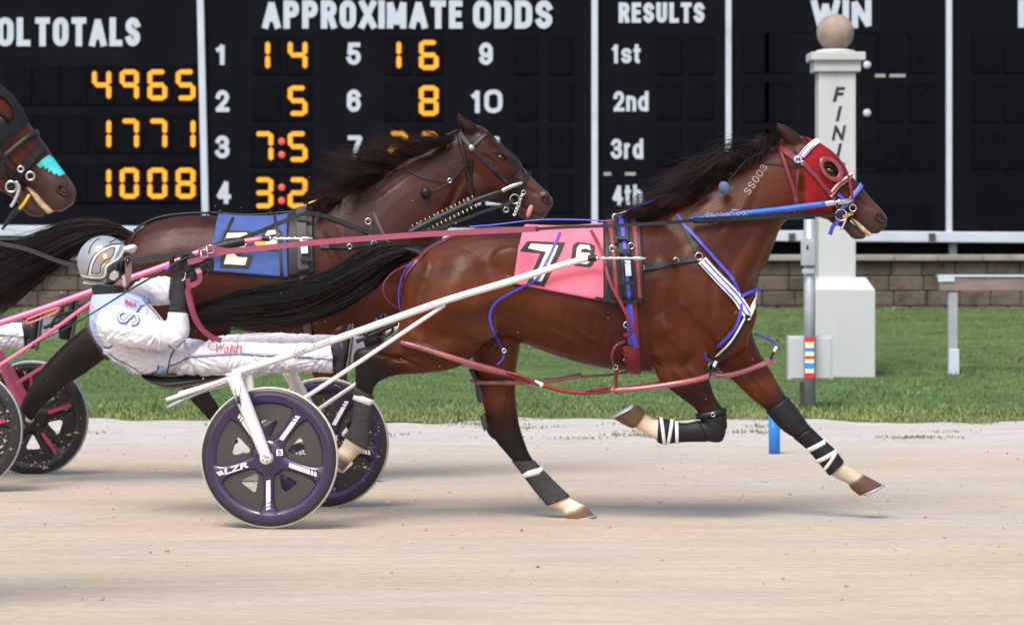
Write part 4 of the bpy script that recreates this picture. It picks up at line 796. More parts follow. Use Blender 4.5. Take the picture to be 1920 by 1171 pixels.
# saddle pad, girth and its straps
sd = part('harness_saddle', wrap(B7, 1130, (1128, 560), 1198, (1204, 560), d, 520, .014, .012, 10, 36), 'leather', t)
part('saddle_stripe', [wrap(B7, 1136, (1149, 556), 1146, (1156, 558), d, 520, .0275, .002, 2, 30), wrap(B7, 1180, (1192, 558), 1190, (1199, 558), d, 520, .0275, .002, 2, 30)], 'crimson', sd)
part('saddle_tree', wrap(B7, 1149, (1165, 553), 1173, (1184, 553), d, 520, .03, .014, 5, 30), 'leather', sd)
part('saddle_strap', wrap(B7, 1156, (1172, 552), 1165, (1179, 552), d, 520, .046, .003, 2, 30), 'bluestrap', sd)
BS = bvh(body7, cl, sd)
for y in (446, 470, 530): part('keeper', strap(BS, [(1147 + (y - 430) * .13, y), (1175 + (y - 430) * .13, y + 1)], .02, d, .052, .006), 'leather', sd)
part('buckle_plate', strap(BS, [(1176, 490), (1178, 518)], .030, d, .055, .012), 'silver', sd)
for x, y in ((1148, 468), (1183, 463)): ring('terret', x, y, d - .3, .016, .004, sd, 'silver', BS)
part('terret_post', ptube([(1152, 425, d - .05), (1150, 404, d - .05), (1160, 402, d - .05)], .008), 'silver', sd)
part('girth', band(B7, (1168, 418), (1191, 696), d, .055, .006, .008, 48), 'crimson', t)
part('girth_strap', strap(B7, [(1177, 556), (1178, 590), (1180, 625), (1182, 645)], .026, d, .018, .006), 'bluestrap', t)
part('girth_strap', strap(B7, [(1180, 556), (1184, 600), (1188, 630), (1193, 652)], .022, d, .026, .006), 'bluestrap', t)
part('girth_strap', strap(B7, [(1108, 432), (1128, 470), (1142, 525), (1165, 570), (1184, 610)], .016, d, .07, .004), 'crimson', t)
part('girth_keeper', [strap(B7, [(1169, 627), (1183, 627)], .02, d, .03, .006), strap(B7, [(1178, 616), (1192, 616)], .018, d, .036, .006)], 'crimson', t)
ring('buckle', 1174, 608, d - .3, .015, .004, t, 'silver', B7)
part('girth_pad', strap(B7, [(1178, 648), (1181, 672), (1187, 694)], .06, d, .016, .014), 'crimson', t)
part('saddle_edge', strap(B7, [(1116, 559), (1140, 563), (1168, 566), (1204, 563)], .02, d, .03, .008), 'leather', t)
# breast collar
part('breast_tug', strap(B7, [(1205, 503), (1230, 499), (1262, 492), (1306, 485)], .028, d, .008, .006), 'leather', t)
ring('tug_ring', 1310, 482, d - .2, .019, .004, t, 'silver', B7); ring('tug_hook', 1202, 503, d - .3, .014, .004, t, 'silver', B7); ring('buckle', 1266, 490, d - .3, .014, .0035, t, 'silver', B7)
part('neck_strap', strap(B7, [(1277, 415), (1290, 440), (1302, 465), (1309, 478)], .020, d, .007, .005), 'leather', t)
bc = part('breast_collar', strap(B7, [(1316, 488), (1345, 520), (1380, 556), (1402, 590)], .052, d, .008, .007), 'white_tape', t)
for o in (-4.5, 4.5): part('collar_stripe', strap(B7, [(1317 + o * .7, 490 - o * .7), (1345 + o * .7, 520 - o * .7), (1380 + o * .8, 556 - o * .6), (1402 + o * .85, 588 - o * .3)], .007, d, .017, .002), 'bluestrap', bc)
part('breast_collar', strap(B7, [(1418, 548), (1414, 568), (1404, 592)], .026, d, .008, .006), 'white_tape', t)
part('martingale', strap(B7, [(1402, 590), (1390, 615), (1370, 648), (1350, 668), (1332, 690)], .024, d, .010, .006), 'leather', t)
part('martingale_edge', strap(B7, [(1396, 596), (1382, 622), (1365, 646), (1342, 668)], .010, d, .018, .003), 'white_tape', t)
ring('martingale_ring', 1401, 594, d - .2, .014, .004, t, 'silver', B7)
part('neck_line', strap(B7, [(1270, 402), (1283, 422), (1300, 440), (1345, 490), (1375, 525), (1388, 560), (1389, 583), (1378, 615), (1345, 650)], .016, d, .013, .004), 'bluestrap', t)
part('neck_line', strap(B7, [(1389, 556), (1405, 548), (1424, 541)], .018, d, .02, .005), 'bluestrap', t)
# check rein from saddle to poll
part('check_rein', ptube([(1152, 405, d), (1175, 395, d), (1215, 380, d - .04), (1275, 359, d - .03), (1320, 338, d + .05), (1400, 300, d + .02), (1456, 268, d - .02)], .0075, 6), 'bluestrap', t)
part('check_clip', ptube([(1147, 407, d), (1160, 402, d), (1176, 396, d)], .008), mat('brass', (.55, .33, .12), .3, metal=1), t)
part('back_strap', ptube([(1148, 415, d - .05), (1090, 412, d - .04), (1010, 412, d - .03), (930, 421, d - .02), (880, 425, d)], .0035, 6), 'bluepale', t)
part('crupper', strap(B7, [(885, 431), (845, 446), (805, 468), (778, 493), (760, 520), (752, 555)], .016, d, .006, .004), 'maroon', t)
part('tail_loop', ptube([(772, 494, d - .14), (735, 512, d - .2), (718, 540, d - .22), (730, 566, d - .2), (757, 584, d - .15)], .0045, 6), 'maroon', t)
part('breeching', strap(B7, [(772, 492), (757, 512), (749, 540), (748, 565), (752, 588)], .014, d, .006, .004), 'bluestrap', t)
# hobbles: plastic loops round all four legs, joined by straps
def hobble(pts, back, m, r=.0155):
    return part('hobble_loop', ptube(list(pts) + list(back), r, 6, 10), m, t)
dn, df = d - .13, d + .10
hobble([(757, 643, dn - .09), (800, 655, dn - .125), (850, 671, dn - .135), (900, 686, dn - .10), (948, 699, dn - .04)], [(950, 700, dn + .03), (880, 684, dn + .10), (790, 655, dn + .10), (752, 644, dn + .02), (757, 643, dn - .09)], 'tubep')
hobble([(1150, 731, dn - .06), (1200, 728, dn - .09), (1260, 720, dn - .11), (1305, 712, dn - .10), (1328, 705, dn - .06)], [(1336, 703, dn), (1300, 708, dn + .09), (1220, 722, dn + .08), (1150, 731, dn + .03), (1150, 731, dn - .06)], 'tubep')
hobble([(893, 716, df - .07), (935, 717, df - .10), (985, 717, df - .06)], [(1000, 716, df), (940, 714, df + .09), (888, 714, df + .04), (893, 716, df - .07)], 'tubef', .0135)
hobble([(1312, 699, df - .08), (1350, 704, df - .10), (1390, 697, df - .10), (1437, 680, df - .07)], [(1446, 676, df), (1390, 688, df + .10), (1320, 697, df + .06), (1312, 699, df - .08)], 'tubep')
part('hobble_strap', [ptube([(948, 699, dn - .04), (975, 710, dn - .05), (1000, 716, dn - .05), (1050, 731, dn - .05), (1100, 736, dn - .05), (1150, 731, dn - .05)], .011, 6, 8), ptube([(948, 697, dn - .05), (975, 704, dn - .07), (1010, 722, dn - .06)], .008)], 'crimson', t)
part('hobble_tape', ptube([(1002, 716, dn - .05), (1018, 722, dn - .05)], .0135), 'white_tape', t)
part('hobble_loop_strap', ptube([(1092, 735, dn - .05), (1120, 727, dn - .07), (1150, 728, dn - .05)], .006), 'crimson', t)
part('hobble_strap', [ptube([(985, 717, df - .06), (1040, 712, df - .05), (1092, 703, df - .05)], .013, 6), ptube([(1092, 706, df - .05), (1140, 703, df - .05), (1190, 696, df - .05), (1240, 698, df - .05), (1312, 699, df - .08)], .007, 6)], 'tubef', t)
part('hobble_hanger', strap(None, [(1156, 690, dn - .14), (1155, 712, dn - .09), (1157, 738, dn - .06)], .020, dn), 'maroon', t)
part('hobble_hanger', ptube([(1172, 640, dn - .17), (1155, 648, dn - .2), (1147, 668, dn - .19), (1153, 690, dn - .14)], .007, 6), 'maroon', t)
ring('buckle', 1154, 688, dn - .15, .012, .003, t)
part('hobble_hanger', strap(BC, [(1050, 436), (1035, 470), (1012, 515), (1000, 528), (965, 545), (930, 566), (918, 590), (922, 615), (935, 640), (944, 658)], .013, d, .009, .004), 'bluestrap', t)
part('hanger_tail', ptube([(945, 655, dn - .10), (943, 672, dn - .08), (932, 684, dn - .06)], .006), 'bluestrap', t); ring('buckle', 945, 657, dn - .11, .010, .004, t)
for x0, y0, dd in ((1330, 696, dn - .07), (1443, 668, df - .06)):
    part('hobble_clip', ptube([(x0 - 2, y0 + 14, dd), (x0 + 4, y0, dd), (x0 + 11, y0 - 14, dd)], .0065), 'leather', t); part('clip_end', ptube([(x0 + 8, y0 - 9, dd), (x0 + 13, y0 - 19, dd)], .0085), 'white_tape', t)
part('hobble_cord', ptube([(1415, 625, df - .1), (1432, 632, df - .08), (1450, 640, df - .06), (1457, 651, df - .06)], .006, 6), 'bluestrap', t)
part('hobble_cord', ptube([(1336, 680, dn - .08), (1325, 672, dn - .1), (1322, 660, dn - .11)], .004), 'bluestrap', t)
# leg bandages and boots
s_ = sec(H7, 'nh', 7, 11); sleeve(s_, d + LEG['nh'], 1.16, 'bandage', 'leg_bandage', t); tape(s_, 0, .45, d + LEG['nh'], 1.155, .036, 0, parent=t)
s_ = sec(H7, 'fh', 6, 10); sleeve([((1000, 863), (962, 864), .036)] + s_[1:], d + LEG['fh'], 1.15, 'bandage', 'leg_bandage', t); tape(s_, 1, .22, d + LEG['fh'], 1.16, .034, 0, parent=t)
s_ = sec(H7, 'ff', 4, 7); sleeve(s_, d + LEG['ff'], 1.10, 'boot_rubber', 'knee_boot', t)
kb = [o for o in t.children if o.name.startswith('knee_boot')][-1]
shell(kb, lambda c: c.y < d + LEG['ff'] + .02 and inpoly(*pixd(c, d + LEG['ff']), [(1446, 752), (1470, 746), (1488, 770), (1505, 792), (1499, 808), (1482, 812), (1455, 788), (1442, 770)]), .006, 'boot_pad', M['boot_pad'], kb)
s_ = sec(H7, 'ff', 6, 10); sleeve(s_, d + LEG['ff'], 1.2, 'boot_rubber', 'tendon_boot', t)
tb = [o for o in t.children if o.name.startswith('tendon_boot')][-1]
shell(tb, lambda c: c.y < d + LEG['ff'] + .02 and inpoly(*pixd(c, d + LEG['ff']), [(1545, 858), (1562, 848), (1576, 868), (1572, 884), (1558, 886), (1546, 874)]), .005, 'boot_pad', M['boot_pad'], tb)
tape(s_, 1, .15, d + LEG['ff'], 1.23, .026, .008, parent=t); tape(s_, 2, .0, d + LEG['ff'], 1.25, .024, .016, parent=t); tape(s_, 2, .35, d + LEG['ff'], 1.26, .018, -.012, parent=t)
s_ = sec(H7, 'nf', 4, 7); sleeve(s_, d + LEG['nf'], 1.10, 'boot_rubber', 'knee_boot', t)
s_ = sec(H7, 'nf', 3, 5); tape(s_, 0, .72, d + LEG['nf'], 1.18, .030, 0, 'leather', 'boot_strap', t); ring('buckle', 1337, 777, d + LEG['nf'] - .062, .010, .003, t)
s_ = sec(H7, 'nf', 6, 9); sleeve(s_ + [((1232, 824), (1234, 786), .034)], d + LEG['nf'], 1.16, 'boot_rubber', 'tendon_boot', t)
for i, tt, ti in ((1, .3, 0), (1, .62, .014), (2, .02, -.004)): tape(s_, min(i, 1), tt if i == 1 else .98, d + LEG['nf'], 1.2, .018, ti, parent=t)
part('hock_boot', [loft([((878, 692), (890, 690), .03), ((888, 715), (902, 715), .04), ((893, 745), (912, 742), .04), ((898, 756), (910, 750), .03)], d + .09, 4, 14)[:2], loft([((900, 780), (912, 772), .03), ((903, 795), (915, 790), .035), ((908, 808), (918, 800), .025)], d + .09, 4, 14)[:2]], 'boot_pad', t)
# head gear
POLY = [(1500, 250), (1523, 258), (1552, 274), (1572, 291), (1587, 313), (1580, 338), (1569, 358), (1566, 375), (1557, 392), (1545, 403), (1507, 403), (1504, 375), (1504, 345), (1500, 318), (1484, 279), (1500, 294), (1518, 286), (1512, 264)]
hd = shell(body7, lambda c: c.x > P(1478, 0, d).x and inpoly(*pixd(c, d), POLY) and not (inpoly(*pixd(c, d), [(1540, 300), (1552, 303), (1570, 325), (1572, 337), (1556, 336), (1542, 318)])), .005, 'hood', M['hood'], t); hd['label'] = 'red cloth hood with eye cup'
BH = bvh(body7, hd)
for s in (-1, 1):
    v, f = [], []; c0 = np.array((1554., 318.)); ax = np.array((.68, .73)); pr = np.array((-.73, .68)); N = 26; Bf = BH
    for q, (sc, of) in enumerate(((1.12, .004), (1.08, .022), (.92, .030), (.78, .028), (.66, .022))):
        for j in range(N):
            w = 2 * math.pi * j / N; a_ = math.cos(w) * 27 * sc; b_ = math.sin(w) * 17 * sc * (1 - .25 * abs(math.cos(w)) ** 3); x, y = c0 + ax * a_ + pr * b_
            p = P(x, y, d); h = Bf.ray_cast(Vector((p.x, d + s * 1, p.z)), Vector((0, -s, 0)), 1.1); yy = h[0].y if h[0] is not None else d + s * .05
            v.append((p.x, yy + s * of, p.z))
    for q in range(4):
        for j in range(N): f.append((q * N + j, q * N + (j + 1) % N, (q + 1) * N + (j + 1) % N, (q + 1) * N + j))
    part('eye_cup', (v, f), 'cup', hd)
def bri(name, A, Bp, w, m, off=.009, rm=1.35): return part(name, band(BH, A, Bp, d, w, off, .004, 40, rm), m, br)
br = part('bridle', band(BH, (1456, 268), (1500, 402), d, .022, .008, .004, 40, 1.3), 'maroon', t)
def bs(name, pts, w, m, off=.010, th=.004): return part(name, strap(BH, pts, w, d, off, th), m, br)
bs('crown_piece', [(1455, 273), (1472, 283), (1492, 297)], .028, 'maroon', .014)
bs('browband', [(1503, 293), (1512, 282), (1522, 272), (1534, 263)], .034, 'white_tape', .014)
for o in (-2.6, 2.6): bs('browband_stripe', [(1503 + o, 293 + o), (1512 + o, 282 + o), (1522 + o, 272 + o), (1533 + o, 264 + o)], .005, 'bluestrap', .019, .002)
h, nn = hit(BH, 1497, 299); part('rosette', lathe(h + nn * .016, [(0, -.006), (.018, -.005), (.024, .004), (.024, .01)], 'Y', 20), 'white_tape', br)
h2 = h + nn * .016 + Vector((0, -.0075, 0)); part('rosette_emblem', text_on(lambda u, w: h2 + Vector(((u - .5) * .024, 0, (w - .5) * .022)), 'M', .03), 'crimson', br)
part('rosette_rim', torus(h + nn * .016 + Vector((0, -.003, 0)), .0215, .0028, (1, 0, 0), (0, 0, 1)), 'bluepale', br)
bs('cheek_strap', [(1506, 303), (1518, 318), (1530, 330), (1545, 350), (1558, 364), (1566, 378), (1573, 396)], .020, 'maroon', .012)
bs('throat_latch', [(1497, 318), (1494, 345), (1491, 385), (1488, 402)], .014, 'maroon')
bs('noseband', [(1560, 362), (1572, 347), (1585, 337), (1598, 327)], .026, 'white_tape', .010); bs('noseband_stripe', [(1562, 361), (1574, 347), (1586, 338), (1598, 328)], .012, 'crimson', .016)
bs('face_strap', [(1552, 279), (1570, 296), (1584, 315), (1590, 330), (1595, 352), (1598, 372), (1599, 384)], .018, 'maroon', .014)
bri('figure_eight', (1612, 350), (1572, 398), .026, 'bluepale', .007, 1.4)
bs('figure_eight_strap', [(1571, 364), (1580, 373), (1586, 378)], .022, 'bluestrap', .014)
part('hanging_strap', strap(None, [(1578, 398, d - .075), (1569, 418, d - .075), (1562, 424, d - .07), (1556, 440, d - .06)], .022, d), 'bluestrap', br)
for x, y in ((1506, 306), (1557, 364), (1597, 362)): ring('buckle', x, y, d - .1, .010, .003, br, 'silver', BH)
ring('head_pole_ring', 1599, 390, d - .085, .018, .004, br); ring('bit_ring', 1577, 403, d - .085, .030, .0042, br)
part('bit_shank', ptube([(1586, 396, d - .088), (1586, 410, d - .088), (1577, 431, d - .085)], .0065), 'silver', br)
part('bit_guard', ptube([(1581, 408, d - .07), (1592, 402, d - .07), (1599, 401, d - .05)], [.014, .011, .006]), 'yellow', br)
hp = part('head_pole', ptube([(1297, 413, d - .155), (1380, 402, d - .150), (1460, 393, d - .145), (1548, 382, d - .135)], .0165, 6, 12), 'bluepole', t)
part('pole_end', [ptube([(1546, 382, d - .135), (1566, 379, d - .13)], .017, 4, 12), ptube([(1566, 379, d - .13), (1570, 378.5, d - .13)], .008), ptube([(1570, 378.5, d - .13), (1588, 377, d - .115), (1597, 376, d - .10)], [.0165, .0165, .010])], 'silver', hp)
mb = MB(); rf = random.Random(5)
for i in range(110):
    x = rf.uniform(1322, 1402); y = 412.5 - (x - 1297) * .117 + rf.uniform(-6, 6); p = P(x, y, d - .168 + rf.uniform(0, .03)); mb.add(*tube([p, p + Vector((rf.gauss(0, .006), rf.uniform(-.012, 0), rf.gauss(.002, .006))), p + Vector((rf.gauss(0, .011), rf.uniform(-.016, 0), rf.gauss(.002, .009)))], .0022, 4))
mb.build('frayed_wrap', M['fray'], hp); part('pole_ring', torus(P(1301, 417, d - .155), .012, .003, (0, 0, 1), (0, 1, 0)), 'silver', hp)
part('poll_cord', ptube([(1456, 270, d - .05), (1420, 290, d - .10), (1395, 305, d - .11), (1362, 345, d - .125)], .0035, 6), 'leather', br)
part('ear_plug_cord', strap(BH, [(1405, 302), (1440, 306), (1475, 310), (1494, 313)], .006, d, .008, .003), 'leather', br)
mb = MB(); p = P(1358, 352, d - .135); mb.add(*ellipsoid(p, .030, .03, .036, 20, 14, .3)); mb.build('ear_plug_ball', mat('blue_grey_foam', (.10, .11, .26), .8, var=.3, scale=40), br)
org = np.array((1405., 366.)); e = np.array((37., -55.)); e2 = e / np.hypot(*e); up = np.array((e2[1], -e2[0])) * -1
nrm_ = np.array((-e2[1], e2[0]))
for i, ch in enumerate('SS003'):
    o = org + e * i / 5
    def fm(x, y, k, o=o):
        q = o + e2 * x + nrm_ * y; hh = hit(B7, q[0], q[1], d); return hh[0] + hh[1] * (.003 + k * .0004)
    word(ch, 0, -13, 9.5, 0, 1.25, fm).build('freeze_brand', M['brand'], t)
# ---------------------------------------------------------------- sulkies
def wheel(parent, c, yaw, side, rim, panel, tyre, stripe, word_, spin=0.):
    R = .3655; w_ = MB(); Rm = Matrix.Rotation(yaw, 3, 'Z')
    def tr(v): return [Vector(c) + Rm @ Vector(p) for p in v]
    def L(prof, n=72): v, f = lathe((0, 0, 0), prof, 'Y', n); return tr(v), f
    w = part('wheel', L([(.330, -.0185), (.350, -.0180), (.3575, -.012), (.3575, .012), (.350, .0180), (.330, .0185)]), 'rimblack', parent)
    part('tyre', L([(.3565, -.012), (.361, -.0118), (R, -.006), (R + .001, 0), (R, .006), (.361, .0118), (.3565, .012)]), tyre, w)
    rp = []
    for s in (-1, 1):
        rp.append(L([(.280, s * .006), (.287, s * .014), (.296, s * .021), (.318, s * .0225), (.330, s * .020), (.334, s * .0187)]))
    rp.append(L([(0, -.030), (.05, -.029), (.075, -.024), (.098, -.014), (.098, .014), (.075, .024), (.05, .029), (0, .030)], 40))
    ang = [math.radians(a + spin) for a in (54, 126, 198, 270, 342)]
    for a in ang:
        prof = [(.05, .056), (.085, .040), (.12, .030), (.17, .027), (.225, .029), (.255, .037), (.275, .050), (.293, .075)]; v, f = [], []
        for r, hw in prof:
            for s, yy in ((-1, -.008), (-.62, -.0215), (.62, -.0215), (1, -.008), (1, .008), (.62, .0215), (-.62, .0215), (-1, .008)):
                x, z = r, hw * s; v.append(Vector((x * math.cos(a) - z * math.sin(a), yy, x * math.sin(a) + z * math.cos(a))))
        for i in range(len(prof) - 1):
            for k in range(8): f.append((i * 8 + k, i * 8 + (k + 1) % 8, (i + 1) * 8 + (k + 1) % 8, (i + 1) * 8 + k))
        rp.append((tr(v), f))
    part('rim', rp, rim, w)
    pg = []
    for k in range(5):
        a = (ang[k] + math.radians(36)); ol = []
        for j in range(17):
            th = a + math.radians(-35 + 70 * j / 16); ol.append((.30 * math.cos(th), .30 * math.sin(th)))
        for j in range(7):
            th = a + math.radians(33 - 66 * j / 6); ol.append((.072 * math.cos(th), .072 * math.sin(th)))
        hole = []
        for vx, vy in ((.120, 0), (.182, .032), (.182, -.032)):   # rounded triangle near the hub
            for q in range(5):
                th = {0: math.pi, .032: math.pi / 3, -.032: -math.pi / 3}[vy] + math.radians(-60 + 30 * q); px_, py_ = vx + .014 * math.cos(th), vy + .014 * math.sin(th)
                hole.append((px_ * math.cos(a) - py_ * math.sin(a), px_ * math.sin(a) + py_ * math.cos(a)))
        ctr = np.mean(hole, 0); hole.sort(key=lambda q: math.atan2(q[1] - ctr[1], q[0] - ctr[0]))
        bm = bmesh.new(); es = []
        for poly in (ol, hole):
            vs = [bm.verts.new((p[0], 0, p[1])) for p in poly]; es += [bm.edges.new((vs[i], vs[(i + 1) % len(vs)])) for i in range(len(vs))]
        bmesh.ops.triangle_fill(bm, edges=es, use_beauty=True); bm.verts.index_update(); base = [v.co.copy() for v in bm.verts]; fc = [tuple(v.index for v in f.verts) for f in bm.faces]; bm.free(); n0 = len(ol)
        dish = lambda p: .004 + .010 * (1 - min(1, p.length / .3))
        v = [p + Vector((0, -dish(p), 0)) for p in base] + [p + Vector((0, dish(p), 0)) for p in base]; n = len(base); f = fc + [tuple(i + n for i in q) for q in fc]
        f += [(n0 + i, n0 + (i + 1) % len(hole), n0 + (i + 1) % len(hole) + n, n0 + i + n) for i in range(len(hole))]; pg.append((tr(v), f))
    part('wheel_panel', pg, panel, w, False)
    dec = []
    for k, a in enumerate(ang):
        ms = []; dec.append(ms)
        if k == 2 and word_: rr = ((.272, .282), (.256, .266))
        else: rr = ((.118, .232), (.240, .250), (.258, .268))
        for r0, r1 in rr:
            for s in (-1,):
                q = [(r0, -.011), (r1 + .005, -.011), (r1 - .005, .011), (r0 - .005, .011)]
                ms.append((tr([Vector((x * math.cos(a) - z * math.sin(a), s * .0228, x * math.sin(a) + z * math.cos(a))) for x, z in q]), [(0, 1, 2, 3)]))
    if word_:
        ms = dec[2]; a = ang[2]; e_ = Vector((-math.cos(a), 0, -math.sin(a))); u_ = Vector((math.sin(a), 0, -math.cos(a)))
        u_ = Vector((-e_.z, 0, e_.x)); o = Vector((0, -.0228, 0)) - e_ * .248
        v, f = text2d(word_, .03, .15); ms.append((tr([o + e_ * (p[0] * .135) + u_ * (p[1] * .030 - .015) for p in v]), f))
        ms.append((tr([Vector((x, -.0312, z)) for x, z in ((.045, .012), (.078, .014), (.078, .046), (.045, .044))]), [(0, 1, 2, 3)]))
    for q in dec: part('wheel_decal', q, stripe, w, False)
    if word_:
        v, f = text2d('5', .03); part('wheel_number', (tr([Vector((.052 + p[0] * .018, -.0316, .018 + p[1] * .022)) for p in v]), f), 'ink', w, False)
    hb = [L([(0, -.068), (.026, -.067), (.030, -.060), (.030, -.030)], 24), L([(0, .066), (.024, .064), (.028, .030)], 24)]; part('hub', hb, 'shaft_w' if word_ else 'silver', w)
    return w
def sulky(label, off, paint, rim, panel, tyre, stripe, word_, shaft, far_mud, stay, spin=0, padded=False):
    off = Vector(off); yaw = math.radians(-9)
    c1, c2 = P(505, 857, 16.0) + off, P(609, 829.5, 17.3) + off; mid = (c1 + c2) / 2
    t = thing('sulky', label, 'sulky', (mid.x, mid.y, 0), 'two wheeled racing carts'); Q = lambda x, y, d: P(x, y, d) + off
    ax = (c2 - c1).normalized()
    wheel(t, c1, yaw, -1, rim, panel, tyre, stripe, word_, spin); w2 = wheel(t, c2, yaw, 1, far_mud[0], far_mud[1], tyre, stripe, word_, 7 + spin)
    far = lambda p: p + ax * (1.10 - .42 * max(0, min(1, (p.x - c1.x) / 2.0)))   # shafts close in towards the saddle
    def tb(pts, r, k=6, n=12): q = cat_rom([tuple(p) for p in pts], k); return tube([Vector(p) for p in q], r if not hasattr(r, '__len__') else list(np.interp(np.linspace(0, 1, len(q)), np.linspace(0, 1, len(r)), r)), n)
    for f_ in (lambda p: p, far):
        S1 = [f_(p) for p in shaft]; part('shaft', tb(S1, [.019] * 6 + [.017, .015]), paint, t)
        sh = [o for o in t.children if o.name.startswith('shaft')][-1]
        e = S1[-1]; dr = Vector((1, -.06, .0 if not padded else .02)).normalized(); g = [tb([e, e + dr * .05], .013), tb([e + dr * .05, e + dr * .27], .006)]
        for k in (.07, .11, .15, .19): g.append(tb([e + dr * k, e + dr * (k + .008)], .011))
        g.append(tb([e + dr * .235, e + dr * .27, e + dr * .30], [.013, .011, .004])); part('shaft_tip', g, 'silver', sh)
        part('tip_joint', tb([e - dr * .004, e + dr * .04], .0175), 'leather', sh)
        st = [f_(p) for p in stay]; part('stay', tb(st, .0115), paint, t)
    # forks either side of each wheel, the arch between them and the seat rails
    top1, top2 = Q(437, 702, 15.935), Q(437, 702, 15.935) + ax * 1.20
    for c, tp, s in ((c1, top1, -1), (c2, top2, 1)):
        n_ = ax * s; part('fork', [tb([tp, tp + (c + n_ * .058 - tp) * .5, c + n_ * .058], [.040, .036, .029], 6, 16), lathe((0, 0, 0), [], 'Z') if False else ellipsoid(tp, .041, .041, .012, 16, 8)], paint, t)
        fk = [o for o in t.children if o.name.startswith('fork')][-1]
        part('inner_fork', tb([tp + Vector((.05, 0, 0)) - n_ * .125, tp + (c - tp) * .5 - n_ * .09, c - n_ * .05], [.022, .020, .018]), paint, fk)
        part('fork_bridge', tb([tp, tp + Vector((.03, 0, .01)) - n_ * .07, tp + Vector((.05, 0, 0)) - n_ * .14], .016), paint, fk)
        part('axle_plate', lathe(c + n_ * .078, [(0, -.008), (.030, -.008), (.032, .006), (0, .006)], 'Y', 20), paint, fk)
        part('axle_bolt', [lathe(c + n_ * .078 + Vector((.016 * math.cos(a), -.0095, .016 * math.sin(a))), [(0, 0), (.0042, 0), (.0042, .004)], 'Y', 8) for a in (.5, 2.1, 3.6, 5.2)], 'ink', fk)
    part('arch', tb([top1 + ax * .12, top1 + ax * .35 + Vector((0, 0, .0)), top1 + ax * .85, top2 - ax * .12], .018), paint, t)
    for k in (.34, .86):
        a = top1 + ax * k; part('seat_rail', tb([a + Vector((-.37, 0, -.115)), a + Vector((-.15, 0, -.05)), a + Vector((.02, 0, -.005))], .013), paint, t)
    a = top1 + ax * .1; part('seat_rail', [box((0, 0, 0), (0, 0, 0))] if False else tb([Q(312, 749, 16.12), Q(375, 728, 16.08), Q(437, 706, 16.04)], .011), paint, t)
    part('seat_rail', tb([Q(313, 764, 16.30), Q(375, 735, 16.28), Q(437, 712, 16.26)], .010), 'galv', t)
    v, f, _ = loft([((266, 702), (272, 710), .07), ((278, 704), (290, 720), .13), ((310, 706), (318, 729), .165), ((350, 704), (350, 726), .17), ((395, 701), (398, 715), .15), ((424, 698), (424, 706), .11)], 16.6, 5, 24)
    part('seat', ([p + off for p in v], f), 'seatv', t)
    for s in (0, 1): part('footrest', [tb([ (p + ax * (.96 if s else .0)) for p in (Q(668, 640, 16.25), Q(700, 626, 16.25), Q(745, 606, 16.22))], .012), tb([(p + ax * (.96 if s else .0)) for p in (Q(684, 640, 16.25), Q(690, 622, 16.25), Q(708, 596, 16.3))], .010), tb([(p + ax * (.96 if s else .0)) for p in (Q(700, 612, 16.25), Q(730, 604, 16.25), Q(735, 622, 16.25), Q(712, 632, 16.25), Q(700, 612, 16.25))], .007)], 'leather', t)
    return t, Q, far
SH7 = [P(436, 699, 16.02), P(480, 686, 16.03), P(545, 665, 16.05), P(680, 618, 16.10), P(830, 565, 16.14), P(957, 527, 16.16), P(1055, 496, 16.17), P(1104, 484, 16.17)]
sk7, Q7, far7 = sulky('white sulky with purple wheels behind the leading horse', (0, 0, 0), 'shaft_w', 'purple', 'wpanel', 'tyre', 'white_mark', 'LZR', SH7, ('mud_purple', 'mud_panel'), [P(488, 800, 16.05), P(650, 694, 16.10), P(834, 571, 16.15)])
# lettering and spider on the near shaft and fork
v, f = text2d('Tyler Smith', .004, .35); part('shaft_lettering', ([P(548 + p[0] * 70 + p[1] * 3, 668 - p[0] * 25 - p[1] * 11, 16.028) for p in v], f), 'ink', sk7)
sp = [ellipsoid(P(447, 752, 15.896), .010, .004, .014, 12, 8), ellipsoid(P(446, 745, 15.896), .006, .004, .007, 10, 6)]
for s in (-1, 1):
    for k, (dx, dy) in enumerate(((7, -22), (9, -6), (9, 6), (7, 16))): sp.append(ptube([(446, 746, 15.898), (446 + s * dx * .7, 744 + dy * .5, 15.90), (446 + s * dx * .8, 746 + dy, 15.902)], .0016, 4, 4))
part('spider_emblem', sp, 'ink', sk7)
SH2 = [Vector(p) for p in (P(-120, 640, 18.22), P(0, 605, 18.24), P(88, 576, 18.26), P(172, 546, 18.29), P(280, 509, 18.32), P(337, 488, 18.34), P(400, 463, 18.36), P(493, 447, 18.38))]
sk2, Q2, far2 = sulky('pink sulky with mud spattered black wheels behind the second horse', (-1.985, 2.25, 0), 'pinkp', 'mud_black', 'mud_black', 'galv', 'pink_mark', '', SH2, ('mud_black', 'mud_black'), [P(-80, 732, 18.25), P(0, 684, 18.28), P(90, 625, 18.3), P(171, 567, 18.3), P(245, 522, 18.31)], 30)
part('shaft_padding', ptube([(392, 467, 18.36), (425, 459, 18.36), (458, 452, 18.37)], [.026, .030, .028], 6, 12), 'leather', sk2)
part('shaft_bracket', ptube([(52, 598, 18.2), (105, 578, 18.2), (103, 586, 18.2), (52, 606, 18.2), (52, 598, 18.2)], .006), mat('coral_bracket', (.6, .16, .16), .5), sk2)
part('yellow_tag', ([P(478, 453, 18.33), P(500, 452, 18.33), P(496, 462, 18.33), P(488, 466, 18.33), P(478, 457, 18.33)], [(0, 1, 2, 3, 4)]), 'yellow', sk2)

